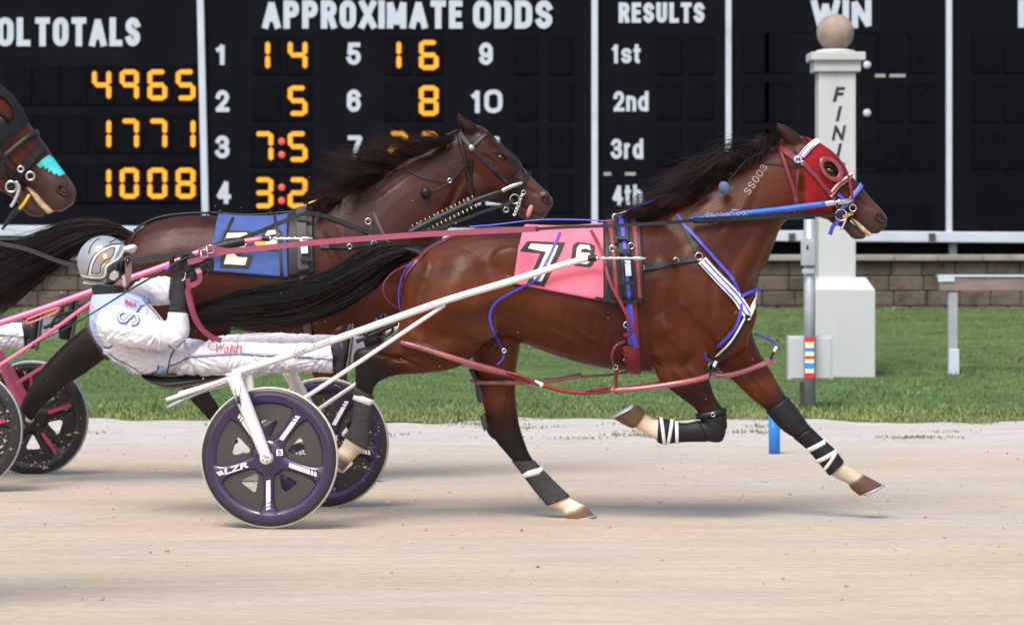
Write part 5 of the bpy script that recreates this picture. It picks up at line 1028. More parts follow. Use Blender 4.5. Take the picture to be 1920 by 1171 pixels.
# ---------------------------------------------------------------- drivers
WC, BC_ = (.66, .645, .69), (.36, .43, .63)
def driver(label):
    d = 16.6; t = thing('person', label, 'person', P(310, 700, d)); t['group'] = 'seated sulky drivers'
    tors = [((243, 548), (173, 552), .11), ((272, 562), (168, 582), .185), ((300, 592), (170, 618), .20), ((326, 622), (186, 648), .185), ((346, 640), (213, 678), .175), ((348, 662), (252, 699), .17), ((335, 682), (292, 705), .15)]
    na = [((222, 572), (184, 602), .055, 16.42), ((238, 577), (192, 626), .072, 16.37), ((264, 587), (218, 646), .072, 16.35), ((290, 597), (262, 651), .066, 16.34), ((314, 604), (305, 655), .062, 16.34), ((346, 620), (338, 650), .045, 16.34)]
    nfo = [((312, 646), (352, 634), .056, 16.34), ((310, 610), (356, 616), .060, 16.34), ((315, 584), (353, 586), .050, 16.35)]
    fa = [((238, 545), (225, 590), .06, 16.80), ((262, 524), (262, 578), .066, 16.86), ((292, 519), (292, 574), .062, 16.86), ((322, 518), (319, 570), .055, 16.84)]
    hip = [((350, 632), (258, 702), .165), ((372, 636), (300, 705), .18), ((392, 640), (340, 704), .16)]
    nl = [((385, 639), (330, 704), .088, 16.48), ((430, 640), (424, 704), .088, 16.46), ((480, 641), (480, 703), .080, 16.45), ((530, 643), (530, 699), .070, 16.44), ((560, 641), (562, 697), .070, 16.43), ((592, 643), (592, 698), .066, 16.42), ((624, 643), (625, 699), .062, 16.42)]
    fl = [((395, 630), (350, 694), .088, 16.74), ((450, 625), (446, 690), .085, 16.78), ((510, 623), (508, 684), .078, 16.80), ((570, 625), (570, 680), .068, 16.80), ((630, 628), (632, 678), .062, 16.80), ((684, 630), (688, 677), .058, 16.80)]
    face_ = [((243, 478), (170, 500), .070), ((248, 500), (165, 522), .073), ((246, 520), (180, 535), .068), ((240, 536), (196, 545), .05)]
    neck = [((236, 530), (178, 525), .062), ((236, 552), (174, 552), .066), ((245, 566), (176, 570), .08)]
    nose = [((243, 492), (238, 495), .010), ((248, 500), (238, 503), .016), ((246, 506), (238, 508), .014)]
    geo = [loft(s, d, 4, 18, grow=gw) for s, gw in ((tors, .92), (na, .8), (nfo, .8), (fa, .8), (hip, .92), (nl, .86), (fl, .86), (face_, 1), (neck, 1), (nose, 1))]
    geo += [loft([((326, 584), (348, 584), .03, 16.35), ((328, 545), (350, 545), .028, 16.35), ((328, 515), (352, 512), .03, 16.35), ((324, 495), (360, 492), .026, 16.35)], d, 4, 14), loft([((322, 530), (320, 560), .035, 16.84), ((346, 518), (350, 540), .025, 16.80), ((364, 504), (372, 514), .018, 16.76)], d, 4, 14)]
    body = blend('body', geo, .008, 5, M['skin'], t)
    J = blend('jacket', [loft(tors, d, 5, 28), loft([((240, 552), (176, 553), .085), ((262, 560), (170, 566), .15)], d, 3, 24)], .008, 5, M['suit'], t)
    at = J.data.color_attributes.new('coat', 'FLOAT_COLOR', 'POINT')
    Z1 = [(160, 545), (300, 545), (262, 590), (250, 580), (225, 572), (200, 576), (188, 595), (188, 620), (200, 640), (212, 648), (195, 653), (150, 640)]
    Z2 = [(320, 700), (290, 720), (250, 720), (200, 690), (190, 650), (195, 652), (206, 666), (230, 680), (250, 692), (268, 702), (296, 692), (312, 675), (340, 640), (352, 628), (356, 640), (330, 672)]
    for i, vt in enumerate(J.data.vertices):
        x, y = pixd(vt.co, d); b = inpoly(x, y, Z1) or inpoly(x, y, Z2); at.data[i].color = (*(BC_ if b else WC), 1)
    def suit(name, secs_list, vox=.0055, it=9):
        o = blend(name, [loft(s, d, 5, 24) for s in secs_list], vox, it, M['suit'], t); a = o.data.color_attributes.new('coat', 'FLOAT_COLOR', 'POINT'); a.data.foreach_set('color', np.tile(np.array((*WC, 1), np.float32), len(o.data.vertices))); return o
    # soft folds of the sleeves and trousers
    def folds(o, n, lo, hi, amp, seed, along):
        r_ = random.Random(seed); cs = [(r_.uniform(lo[0], hi[0]), r_.uniform(lo[1], hi[1]), r_.uniform(-.7, .7) + along, r_.uniform(14, 34), r_.uniform(2.2, 4.5), r_.uniform(-1, 1)) for _ in range(n)]
        nv = len(o.data.vertices); co_ = np.zeros(nv * 3); nr = np.zeros(nv * 3); o.data.vertices.foreach_get('co', co_); o.data.vertices.foreach_get('normal', nr); co_ = co_.reshape(-1, 3); nr = nr.reshape(-1, 3)
        X_, Y_ = 960 + co_[:, 0] / d * F, HY + (CZ - co_[:, 2]) / d * F; dd = np.zeros(nv)
        for x, y, a, l, w, k in cs:
            u = (X_ - x) * math.cos(a) + (Y_ - y) * math.sin(a); v_ = -(X_ - x) * math.sin(a) + (Y_ - y) * math.cos(a) + .012 * u * u * k; dd += k * np.exp(-(u / l) ** 2 - (v_ / w) ** 2)
        o.data.vertices.foreach_set('co', (co_ + nr * (dd * amp)[:, None]).ravel()); o.data.update()
    sl = suit('sleeve', [na, nfo]); sf = suit('sleeve', [fa]); tr_ = suit('trousers', [hip, nl, fl])
    folds(sl, 60, (200, 585), (350, 655), .0045, 3, .5); folds(sf, 20, (245, 520), (320, 570), .006, 4, 1.2); folds(tr_, 110, (330, 625), (690, 705), .0055, 5, 1.3); folds(J, 60, (200, 645), (340, 700), .006, 6, -.55)
    def creases(o, fans, amp, seed):       # sharp pulls of the cloth fanning out from elbow, lap and knee
        r_ = random.Random(seed); nv = len(o.data.vertices); co_ = np.zeros(nv * 3); nr = np.zeros(nv * 3); o.data.vertices.foreach_get('co', co_); o.data.vertices.foreach_get('normal', nr); co_ = co_.reshape(-1, 3); nr = nr.reshape(-1, 3)
        X_, Y_ = 960 + co_[:, 0] / d * F, HY + (CZ - co_[:, 2]) / d * F; dd = np.zeros(nv)
        for cx, cy, a0, a1, r0, r1, n in fans:
            for i in range(n):
                a = math.radians(r_.uniform(a0, a1)); u = (X_ - cx) * math.cos(a) + (Y_ - cy) * math.sin(a); v_ = -(X_ - cx) * math.sin(a) + (Y_ - cy) * math.cos(a) + r_.uniform(-.004, .004) * u * u; w = r_.uniform(1.5, 2.6); m = r_.uniform(r0, r1); l = r_.uniform(.3, .6) * (r1 - r0)
                dd += np.exp(-((u - m) / l) ** 2) * (np.exp(-(v_ / w) ** 2) - .8 * np.exp(-((v_ - 2.4 * w) / w) ** 2)) * r_.uniform(.5, 1)
        o.data.vertices.foreach_set('co', (co_ + nr * (dd * amp)[:, None]).ravel()); o.data.update()
    creases(sl, [(318, 604, 95, 200, 8, 50, 16), (205, 640, -70, 10, 5, 60, 8)], .0045, 8)
    creases(tr_, [(352, 650, -20, 100, 8, 60, 14), (430, 706, 200, 330, 8, 60, 12), (500, 706, 200, 320, 5, 50, 9), (570, 704, 200, 330, 5, 50, 10), (622, 670, 130, 230, 5, 50, 10)], .0045, 9)
    creases(J, [(315, 690, 170, 230, 20, 120, 22), (300, 660, 150, 215, 20, 100, 12)], .005, 10)
    BJ = bvh(J, sl, sf, tr_)
    line = lambda pts, w=.0055: part('piping', strap(BJ, pts, w, d, .0035, .0015, 7), 'suit_line', J)
    line([(195, 651), (203, 652), (211, 648)]); line([(204, 662), (216, 672), (230, 679), (248, 688), (270, 703)]); line([(272, 704), (292, 698), (297, 688), (296, 684)]); line([(316, 647), (320, 651), (326, 655)]); line([(348, 637), (338, 645), (326, 657), (318, 675), (314, 700)]); line([(264, 563), (266, 570), (260, 580), (256, 586)]); line([(282, 563), (280, 568), (274, 566)])
    part('collar', strap(BJ, [(236, 553), (250, 560), (262, 565), (268, 572)], .035, d, .006, .004), 'suit_blue', J)
    part('lapel', strap(BJ, [(272, 552), (276, 560), (280, 566)], .028, d, .03, .004), 'suit_blue', J)
    part('zip', strap(BJ, [(268, 562), (280, 575), (292, 588), (300, 598)], .010, d, .004, .002), 'suit_line', J)
    line2 = lambda pts, m, w, o: part('trouser_stripe', strap(BJ, pts, w, d, o, .0015, 8), m, tr_)
    line2([(317, 686), (335, 680), (352, 671), (380, 668), (445, 664), (500, 667), (560, 670), (622, 674)], 'suit_line', .005, .0035); line2([(352, 667), (380, 664), (445, 660), (500, 663), (560, 666), (622, 671)], 'suit_blue', .004, .0035)
    # helmet
    hc = P(195, 491, d); g = ellipsoid((hc.x, d, hc.z), .143, .128, .141, 48, 32, .1); mb = MB()
    fs = [q for q in g[1] if not (lambda x, y: y > 540 - (x - 150) * .02 or (x > 236 and y > 474) or (x > 231 and y > 492))(*pixd(sum((Vector(g[0][i]) for i in q), Vector()) / len(q), d))]
    mb.add(g[0], fs); H = mb.build('helmet', M['helm'], t); bm = bmesh.new(); bm.from_mesh(H.data); bmesh.ops.delete(bm, geom=[x for x in bm.verts if not x.link_faces], context='VERTS'); bmesh.ops.remove_doubles(bm, verts=bm.verts, dist=1e-4); bmesh.ops.recalc_face_normals(bm, faces=bm.faces); be = [x for x in bm.verts if x.is_boundary]; [bmesh.ops.smooth_vert(bm, verts=be, factor=.5, use_axis_x=True, use_axis_z=True) for _ in range(4)]; bm.to_mesh(H.data); bm.free()
    so_ = H.modifiers.new('thick', 'SOLIDIFY'); so_.thickness = .012
    g2 = ellipsoid((hc.x, d, hc.z), .143, .128, .141, 48, 32, .1); BHm = BVHTree.FromPolygons([Vector(p) for p in g2[0]], g2[1])
    hp_ = lambda n, poly, m, o=.003: part(n, poly_on(snap_map(BHm, (0, 0), (1, 0), (0, 1), d, o), poly), m, H)
    hs = lambda n, pts, w, m, o=.002: part(n, strap(BHm, pts, w, d, o, .002, 6), m, H)
    hp_('helmet_panel', [(166, 515), (170, 495), (178, 478), (192, 467), (210, 460), (226, 459), (218, 476), (214, 486), (200, 492), (192, 502), (190, 516)], 'helm_c')
    hp_('helmet_panel', [(171, 511), (175, 494), (183, 479), (194, 471), (206, 465), (216, 464), (210, 480), (198, 487), (190, 496), (187, 511)], 'helm', .005)
    part('helmet_emblem', poly_on(snap_map(BHm, (0, 0), (1, 0), (0, 1), d, .0065), [(196 + 11 * math.cos(a), 482 + 10 * math.sin(a)) for a in np.linspace(0, 6.1, 18)]), 'helm_o', H)
    part('helmet_emblem', poly_on(snap_map(BHm, (0, 0), (1, 0), (0, 1), d, .008), [(197 + 4 * math.cos(a), 481 + 5 * math.sin(a)) for a in np.linspace(0, 6.1, 14)]), 'helm_c', H)
    for pts in ([(164, 515), (168, 496), (177, 477), (192, 465), (210, 458), (228, 457)], [(171, 512), (175, 495), (183, 480), (195, 471), (214, 464), (209, 482), (197, 488), (189, 498), (187, 512), (171, 512)], [(166, 475), (170, 462), (178, 452), (188, 446)], [(154, 522), (170, 526), (193, 527)], [(205, 455), (218, 448), (226, 449)]): hs('helmet_line', pts, .004, 'helm_d', .006)
    for pts in ([(152, 516), (165, 519), (190, 520), (197, 513), (199, 500), (210, 491), (222, 484), (232, 470), (240, 462)], [(156, 529), (175, 532), (196, 531)]): hs('helmet_trim', pts, .012, 'helm_c', .004)
    hs('helmet_trim', [(154, 521), (166, 523.5), (192, 524), (201, 516), (203, 503), (212, 494), (225, 487), (234, 473)], .005, 'helm_d', .006)
    part('ear_guard', poly_on(snap_map(BHm, (0, 0), (1, 0), (0, 1), d, .008), [(200, 530), (200, 515), (205, 503), (214, 496), (226, 491), (232, 487), (233, 512), (229, 526), (216, 532)]), 'lens', H)
    part('ear', poly_on(snap_map(BHm, (0, 0), (1, 0), (0, 1), d, .012), [(204, 520), (206, 511), (213, 505), (220, 508), (220, 517), (213, 523)]), 'num_white', H)
    v, f, _ = loft([((236, 461), (234, 473), .085), ((248, 458), (244, 474), .078), ((255, 460), (251, 473), .055), ((257, 464), (255, 468), .03)], d, 4, 18, sup=.9); part('visor', (v, f), mat('visor_white', (.72, .70, .66), .35), H)
    part('goggles', [loft([((243, 481), (236, 494), .055), ((246, 484), (239, 500), .06), ((244, 494), (237, 504), .055)], d, 4, 16)[:2]], 'lens', H)
    part('chin_strap', strap(bvh(body), [(230, 515), (232, 525), (233, 536)], .018, d, .004, .004), 'white_tape', H)
    part('neck_gaiter', loft([((236, 536), (171, 531), .085), ((236, 546), (172, 545), .085), ((236, 558), (174, 556), .085)], d, 4, 24)[:2], 'bootl', t); part('gaiter_edge', tape([((236, 536), (171, 531), .085), ((236, 539), (171, 534), .085)], 0, .5, d, 1.03, .006, parent=t).data and ([], []), 'white_tape', t) if False else None
    # gloved hands round the reins
    def glove(pos, secs, fing, thumb):
        gs = [loft(secs, d, 4, 16)] + [ptube(fg, r, 4, 8) + (None,) for fg, r in fing] + [ptube(thumb[0], thumb[1], 4, 8) + (None,)]
        return blend('glove', gs, .0042, 2, M['glove'], t)
    z = 16.35
    ng = glove(0, [((316, 583), (354, 582), .052, z), ((319, 560), (354, 558), .048, z), ((322, 538), (353, 534), .042, z), ((324, 522), (353, 516), .036, z), ((322, 508), (360, 506), .040, z), ((324, 495), (366, 492), .036, z), ((330, 487), (364, 484), .028, z)],
               [([(340, 490, z - .03), (345, 478, z - .05), (358, 476, z - .055), (364, 486, z - .05), (356, 494, z - .045)], [.013, .012, .0115, .011, .010]), ([(346, 498, z - .035), (355, 484, z - .056), (366, 486, z - .056), (369, 496, z - .05), (360, 501, z - .045)], [.013, .0125, .012, .011, .010]), ([(348, 506, z - .035), (360, 492, z - .055), (370, 496, z - .052), (369, 506, z - .045), (360, 508, z - .04)], [.0125, .012, .0115, .0105, .010]), ([(346, 514, z - .03), (358, 502, z - .048), (366, 506, z - .046), (364, 513, z - .04), (356, 514, z - .036)], [.0115, .011, .0105, .010, .009])],
               ([(326, 510, z - .01), (322, 496, z - .025), (323, 484, z - .035), (327, 477, z - .04)], [.017, .015, .0135, .011]))
    part('glove_logo', strap(bvh(ng), [(341, 526), (346, 522), (348, 512)], .006, z, .004, .002), 'white_tape', ng)
    zf = 16.74
    glove(0, [((320, 520), (318, 566), .050, 16.84), ((340, 508), (346, 552), .044, 16.81), ((358, 498), (366, 530), .036, 16.78), ((372, 488), (386, 514), .034, zf), ((384, 484), (394, 504), .026, zf)],
          [([(372, 486, zf - .02), (380, 476, zf - .05), (392, 478, zf - .06), (396, 486, zf - .05), (388, 492, zf - .04)], .0115), ([(376, 494, zf - .02), (386, 482, zf - .05), (397, 487, zf - .055), (397, 497, zf - .045), (390, 500, zf - .04)], .0115), ([(380, 502, zf - .02), (390, 492, zf - .045), (398, 498, zf - .045), (396, 507, zf - .04), (389, 508, zf - .035)], .011), ([(382, 508, zf - .015), (390, 502, zf - .035), (395, 508, zf - .035), (391, 513, zf - .03)], .0095)], ([(366, 500, zf - .02), (366, 488, zf - .04), (372, 480, zf - .05)], [.016, .014, .011]))
    # boots with the toes up
    def boot(x, y, dd, k=1.0):
        s_ = [((x - 24, y - 24), (x - 20, y + 26), .054), ((x - 6, y - 20), (x - 4, y + 34), .05), ((x + 4, y - 6), (x + 2, y + 42), .047)]
        b_ = [((x - 22, y + 40), (x + 5, y + 44), .042), ((x - 18, y + 16), (x + 10, y + 20), .045), ((x - 6, y - 10), (x + 14, y - 4), .046), ((x + 4, y - 34), (x + 18, y - 30), .046), ((x + 11, y - 50), (x + 18, y - 48), .03)]
        o = blend('boot', [loft(s_, dd, 4, 18), loft(b_, dd, 4, 18)], .006, 4, M['bootl'], t)
        part('sole', loft([((x + 2, y + 47), (x + 6, y + 48), .036), ((x + 3, y + 40), (x + 10, y + 42), .040), ((x + 9, y + 14), (x + 15, y + 15), .038), ((x + 12, y - 8), (x + 18, y - 7), .047), ((x + 15, y - 34), (x + 21, y - 33), .044), ((x + 17, y - 48), (x + 20, y - 49), .025)], dd, 5, 16, sup=.7)[:2], 'sole', o)
        return o
    boot(643, 655, 16.42); boot(704, 636, 16.80)
    return t, BJ, J, sl, tr_
dr7, BJ, J7, sl7, tr7 = driver('driver in white suit and silver helmet leaning back on the white sulky')
dr2 = copy_tree(dr7); dr2.location += Vector((-2.0, 2.3, .04)); dr2['label'] = 'driver in white trousers and black boots riding the pink sulky'
def fw(x, y, k):
    h = hit(BJ, x + (662 - y) * .22, y, 16.45); return h[0] + h[1] * (.009 + .0003 * k)
word('Walsh', 403, 646, 452, 662, 1.7, fw).build('name_lettering', M['suit_red'], tr7)
v, f = text2d('Walsh', .02, .2)
part('name_flourish', strap(BJ, [(406, 656), (396, 655), (390, 649), (396, 643), (404, 642)], .0025, 16.5, .010, .001), 'suit_red', tr7)
part('name_lettering', ([(lambda h: h[0] + h[1] * .008)(hit(BJ, 233 + 20 * a + 2 * b, 567 + 5 * a - 8 * b + 4, 16.5)) for a, b in v], f), 'suit_red', J7)
for w_, m_, o_ in ((.026, 'suit_line', .004), (.019, 'suit_blue', .0065)): part('sleeve_letter', strap(BJ, [(233, 586), (227, 586), (222, 593), (226, 601), (234, 602), (241, 596), (247, 591), (255, 592), (258, 599), (254, 606), (246, 606)], w_ * .8, 16.3, o_ + .004, .002, 5), m_, sl7)
# reins, whip
rn = part('reins', [strap(None, [(352, 492, 16.28), (372, 487, 16.27), (392, 478, 16.27), (430, 471, 16.26), (500, 464, 16.22), (600, 454, 16.2), (700, 446, 16.18), (800, 439, 16.16), (900, 434, 16.14), (1010, 429, 16.13)], .030, 16.2, 0, .004), strap(None, [(372, 472, 16.45), (385, 468, 16.40), (400, 466, 16.34), (430, 470, 16.28)], .026, 16.3, 0, .004),
                    strap(None, [(368, 500, 16.30), (374, 512, 16.28), (374, 525, 16.28), (366, 532, 16.29), (356, 537, 16.3), (352, 548, 16.31), (358, 575, 16.31), (366, 598, 16.32), (380, 618, 16.34), (398, 632, 16.36), (415, 638, 16.38)], .028, 16.3, 0, .004), strap(None, [(352, 522, 16.32), (354, 540, 16.32), (362, 580, 16.33), (375, 610, 16.34), (392, 630, 16.36), (402, 638, 16.38)], .024, 16.3, 0, .004)], 'rein', None)
tag(rn, 'long maroon driving reins stretched from the gloved hands over the pink cloth', 'reins')
part('rein_end', [strap(None, [(1004, 429.5, 16.12), (1060, 426, 16.12), (1150, 423, 16.10), (1250, 418, 16.12), (1300, 413.5, 16.2), (1400, 410, 16.3), (1500, 405, 16.38), (1560, 403, 16.41), (1578, 404, 16.42)], .017, 16.2, 0, .005), strap(None, [(1300, 414, 16.22), (1400, 409, 16.32), (1528, 405, 16.395)], .032, 16.3, 0, .004)], 'leather', rn)
for x, y in ((383, 475), (394, 467)): part('rein_buckle', ptube([(x - 7, y - 6, 16.25), (x + 5, y - 8, 16.25), (x + 7, y + 6, 16.25), (x - 5, y + 8, 16.25), (x - 7, y - 6, 16.25)], .0035, 1, 6), 'silver', rn)
wh = part('whip', ptube([(352, 482, 16.29), (327, 495, 16.29), (312, 504, 16.28), (240, 545, 16.24), (170, 589, 16.2), (110, 622, 16.16), (60, 645, 16.12)], [.0085, .008, .006, .005, .004, .003, .002], 5, 8), 'leather', None)
tag(wh, 'thin black whip held in the black glove of the helmeted driver', 'whip'); part('whip_band', ptube([(318, 500.5, 16.285), (310, 505, 16.28)], .0075, 3, 8), 'bluepale', wh)
# ---------------------------------------------------------------- second horse
D2 = 18.9
H2 = dict(
 torso=([((214, 500), (222, 545), .09), ((233, 452), (232, 585), .17), ((266, 426), (255, 610), .21), ((310, 409), (300, 622), .235), ((355, 403), (350, 616), .24), ((400, 404), (405, 608), .235), ((450, 408), (455, 620), .24), ((510, 408), (515, 642), .25), ((560, 401), (560, 652), .245), ((605, 392), (605, 654), .22), ((650, 400), (650, 650), .2), ((700, 430), (700, 640), .18), ((745, 480), (745, 620), .15), ((778, 530), (772, 590), .1)], [BAY] * 14),
 neck=([((595, 390), (765, 570), .17), ((650, 354), (797, 510), .145), ((705, 324), (818, 466), .12), ((760, 298), (842, 428), .1), ((812, 271), (864, 402), .085), ((862, 246), (880, 380), .078)], [BAY] * 6),
 head=([((862, 242), (876, 376), .07), ((884, 234), (893, 376), .09), ((905, 238), (910, 378), .104), ((926, 258), (930, 381), .106), ((948, 280), (946, 384), .09), ((968, 298), (958, 390), .072), ((988, 322), (968, 398), .058), ((1008, 343), (980, 409), .052), ((1024, 358), (996, 415), .054), ((1036, 372), (1013, 413), .046), ((1037, 384), (1022, 406), .03)], [BAY] * 5 + [DKB, MUZ, MUZ, MUZ, MUZ, MUZ]),
 ear=[((859, 211), (857, 215), .006), ((868, 217), (858, 232), .018), ((880, 226), (864, 243), .026), ((893, 234), (873, 252), .03), ((900, 244), (884, 262), .026), ((904, 252), (892, 268), .02)],
 nf=([((665, 600), (585, 640), .085), ((650, 688), (582, 690), .07), ((640, 728), (598, 732), .055), ((640, 752), (606, 762), .045), ((638, 776), (612, 784), .042), ((622, 790), (606, 764), .033), ((590, 785), (582, 757), .028), ((566, 778), (560, 746), .033)], [BAY, BAY, DKB, BLK, BLK, BLK, BLK, BLK]), nfh=[((562, 776), (558, 748), .04), ((536, 770), (540, 734), .055)],
 ff=([((700, 600), (600, 640), .085), ((655, 688), (590, 690), .06), ((655, 730), (618, 735), .045), ((668, 770), (636, 778), .042), ((686, 820), (664, 828), .03), ((700, 860), (674, 868), .03)], [BAY, BAY, BLK, BLK, BLK, BLK]), ffh=[((700, 866), (674, 874), .04), ((716, 890), (674, 896), .052)],
 nh=([((335, 590), (222, 535), .12), ((268, 640), (195, 570), .10), ((206, 668), (166, 606), .075), ((160, 700), (122, 643), .055), ((124, 723), (92, 674), .045), ((99, 746), (72, 700), .036), ((77, 766), (48, 738), .028), ((60, 790), (36, 766), .03)], [BAY, BAY, DKB, BLK, BLK, BLK, BLK, BLK]), nhh=[((50, 800), (24, 778), .034), ((26, 826), (0, 806), .046)],
 fh=([((440, 570), (300, 560), .12), ((430, 640), (328, 630), .10), ((405, 700), (335, 700), .06), ((392, 730), (345, 735), .042), ((408, 757), (378, 772), .028), ((426, 786), (402, 800), .026), ((448, 828), (426, 842), .03)], [BAY, BAY, DKB, BLK, BLK, BLK, BLK]), fhh=[((458, 846), (432, 860), .04), ((480, 872), (440, 882), .052)],
 blobs=[(600, 560, 44, 70, .05, -.17, 0), (895, 345, 22, 28, .03, -.066, .2), (895, 345, 22, 28, .03, .066, .2), (1022, 370, 11, 12, .02, -.036, 0), (1022, 370, 11, 12, .02, .036, 0), (300, 560, 40, 60, .05, -.17, 0), (255, 590, 30, 40, .05, -.14, .6)],
 soft=[(205, 400), (560, 380), (600, 370), (872, 215), (884, 385), (820, 520), (790, 600), (700, 660), (560, 670), (400, 640), (330, 650), (215, 600)],
 grooves=[([(876, 385), (850, 420), (805, 480), (780, 530)], 14, .010), ([(690, 440), (680, 540), (700, 620)], 18, .010), ([(350, 460), (345, 540), (400, 590)], 24, .006), ([(950, 325), (985, 352), (1008, 366)], 5, .007), ([(940, 335), (965, 352), (980, 366)], 4, -.006), ([(968, 380), (990, 394), (1014, 408)], 3.5, .009), ([(884, 300), (880, 340), (890, 370)], 8, .012), ([(905, 290), (925, 305), (930, 318)], 6, .005), ([(925, 284), (945, 288), (955, 298)], 4, -.007), ([(905, 374), (935, 374), (955, 378)], 5, .005), ([(868, 330), (850, 370), (835, 400)], 10, .010), ([(600, 430), (640, 500), (650, 560)], 12, -.008), ([(690, 380), (740, 340), (800, 300)], 12, .006)],
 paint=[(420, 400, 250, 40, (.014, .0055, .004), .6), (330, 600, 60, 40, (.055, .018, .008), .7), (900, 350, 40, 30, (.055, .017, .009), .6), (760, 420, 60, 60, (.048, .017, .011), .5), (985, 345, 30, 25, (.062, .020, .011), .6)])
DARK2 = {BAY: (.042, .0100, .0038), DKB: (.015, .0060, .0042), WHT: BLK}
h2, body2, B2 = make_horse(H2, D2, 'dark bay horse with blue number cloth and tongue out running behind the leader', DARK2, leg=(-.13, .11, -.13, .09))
body2['label'] = 'dark bay body'
face(h2, body2, D2, 939, 296, 1023, 375)
B2 = bvh(body2)
tail(h2, [(246, 446, 8, .04), (222, 434, 12, .05), (185, 434, 20, .07), (140, 446, 30, .09), (95, 470, 42, .11), (50, 500, 52, .12), (5, 528, 58, .13), (-45, 552, 58, .13), (-95, 578, 46, .12)], D2, 2600, seed=11, locks=60)
def flow2(t, rr):
    a = rr.gauss(.16 + .14 * math.sin(math.pi * t), .14); c = rr.gauss(.05, .25)
    return lambda u, L: (-L * u * math.cos(a), -L * (math.sin(a) * u * (1.3 - .9 * u)) + L * (c + .30 * (1 - t)) * u * u * .5 + 26 * u * (1 - u) * 2)
mane(h2, [(600, 389), (640, 362), (690, 334), (735, 310), (780, 287), (820, 267), (850, 252)], D2, flow2, 2300, lambda t: min(28 + 215 * t, 165, 70 + 260 * (1 - t)), seed=9, spread=.05, dark=.45, locks=80)
t = h2; d = D2
mb = MB(); v, f = ellipsoid(P(993, 396, d - .05), .017, .014, .042, 16, 10, -.35); mb.add(v, f); mb.build('tongue', M['flesh'], t)
def spart(name, pts, w, m, par, off=.009, th=.004, BB=None): return part(name, strap(BB or B2, pts, w, d, off, th), m, par)
cl2 = part('saddle_cloth', wrap(B2, 412, (401, 507), 540, (545, 518), d, 510, .012, .006, 18, 36), 'blue_cloth', t); cl2['label'] = 'blue saddle cloth numbered 2 and 6'
digits_on(cl2, [[(424, 432), (470, 433), (480, 446), (470, 464), (449, 478), (476, 479), (466, 503), (412, 501), (414, 480), (424, 462)], [(492, 430), (522, 428), (530, 436), (530, 466), (522, 472), (496, 470), (490, 462)]],
          [[(426, 438), (462, 437), (470, 446), (460, 462), (440, 476), (446, 482), (464, 483), (460, 497), (420, 495), (424, 480), (444, 462), (452, 450), (446, 446), (424, 447)], [(498, 440), (502, 433), (520, 432), (524, 441), (514, 440), (506, 441), (505, 448), (522, 449), (524, 462), (517, 467), (501, 466), (496, 458)]], d, t)
sd2 = part('harness_saddle', wrap(B2, 541, (547, 516), 588, (594, 510), d, 510, .014, .014, 10, 32), 'leather', t)
part('saddle_tree', wrap(B2, 555, (565, 508), 575, (584, 505), d, 510, .030, .014, 5, 28), 'leather_grey', sd2)
part('buckle_plate', strap(bvh(body2, sd2), [(569, 448), (571, 476)], .042, d, .03, .014), 'silver', sd2)
for y in (412, 486): part('keeper', strap(bvh(body2, sd2), [(556 + (y - 400) * .08, y), (580 + (y - 400) * .08, y + 1)], .022, d, .034, .007), 'leather', sd2)
part('girth', band(B2, (565, 402), (583, 652), d, .050, .006, .008, 44), 'leather_grey', t)
BC2 = bvh(body2, cl2)
for pts in ([(437, 408), (428, 425), (418, 440), (410, 456)], [(515, 405), (520, 440), (525, 480), (528, 520), (529, 570)]): spart('hobble_hanger', pts, .016, 'leather', t, .010, .004, BC2)
part('back_strap', ptube([(250, 433, d), (285, 412, d), (330, 402, d), (400, 399, d), (470, 403, d), (555, 396, d)], .008, 6), 'leather', t)
spart('crupper', [(330, 406), (290, 416), (262, 432), (246, 452), (238, 475)], .016, 'leather', t)
part('hobble_band', band(B2, (205, 668), (166, 606), d - .13, .05, .006, .010, 30, 1.5), 'leather_grey', t)
for x, y in ((392, 402), (412, 400), (508, 401)): ring('strap_ring', x, y, d - .02, .016, .004, t, 'leather')
spart('breast_tug', [(596, 402), (630, 413), (670, 427), (722, 444)], .022, 'leather', t)
spart('breast_tug', [(600, 462), (650, 463), (690, 458), (720, 455)], .02, 'leather', t); ring('tug_ring', 702, 457, d - .2, .017, .004, t, 'silver', B2); ring('buckle', 655, 463, d - .2, .015, .004, t, 'silver', B2)
spart('neck_strap', [(700, 398), (712, 425), (722, 445), (732, 462)], .018, 'leather_grey', t); spart('neck_strap', [(692, 412), (696, 428), (700, 445)], .020, 'leather', t); ring('buckle', 691, 416, d - .2, .017, .005, t, 'silver', B2)
part('check_rein', ptube([(574, 384, d), (600, 373, d), (633, 362, d - .03), (700, 322, d - .02), (760, 294, d - .01), (815, 264, d), (860, 244, d - .02)], .008, 6), 'leather', t)
part('check_clip', ptube([(570, 388, d), (580, 381, d), (594, 376, d)], .007), bpy.data.materials['brass'], t)
BH2 = B2
br = part('bridle', band(B2, (858, 246), (890, 372), d, .018, .007, .004, 40, 1.3), 'leather', t)
def b2(name, pts, w, m='leather', off=.009, th=.004): return part(name, strap(B2, pts, w, d, off, th), m, br)
b2('crown_piece', [(863, 249), (872, 262), (884, 276)], .024, 'leather_grey'); b2('browband', [(884, 276), (896, 265), (910, 252)], .018, 'leather_grey')
b2('cheek_strap', [(885, 277), (900, 293), (920, 312), (938, 328), (950, 342), (962, 362)], .020); b2('face_strap', [(914, 249), (935, 266), (955, 284), (972, 300), (980, 318), (984, 338), (981, 358)], .013)
b2('noseband', [(995, 322), (984, 336), (974, 350), (958, 366)], .020); b2('head_stay', [(948, 334), (962, 322), (974, 312)], .008)
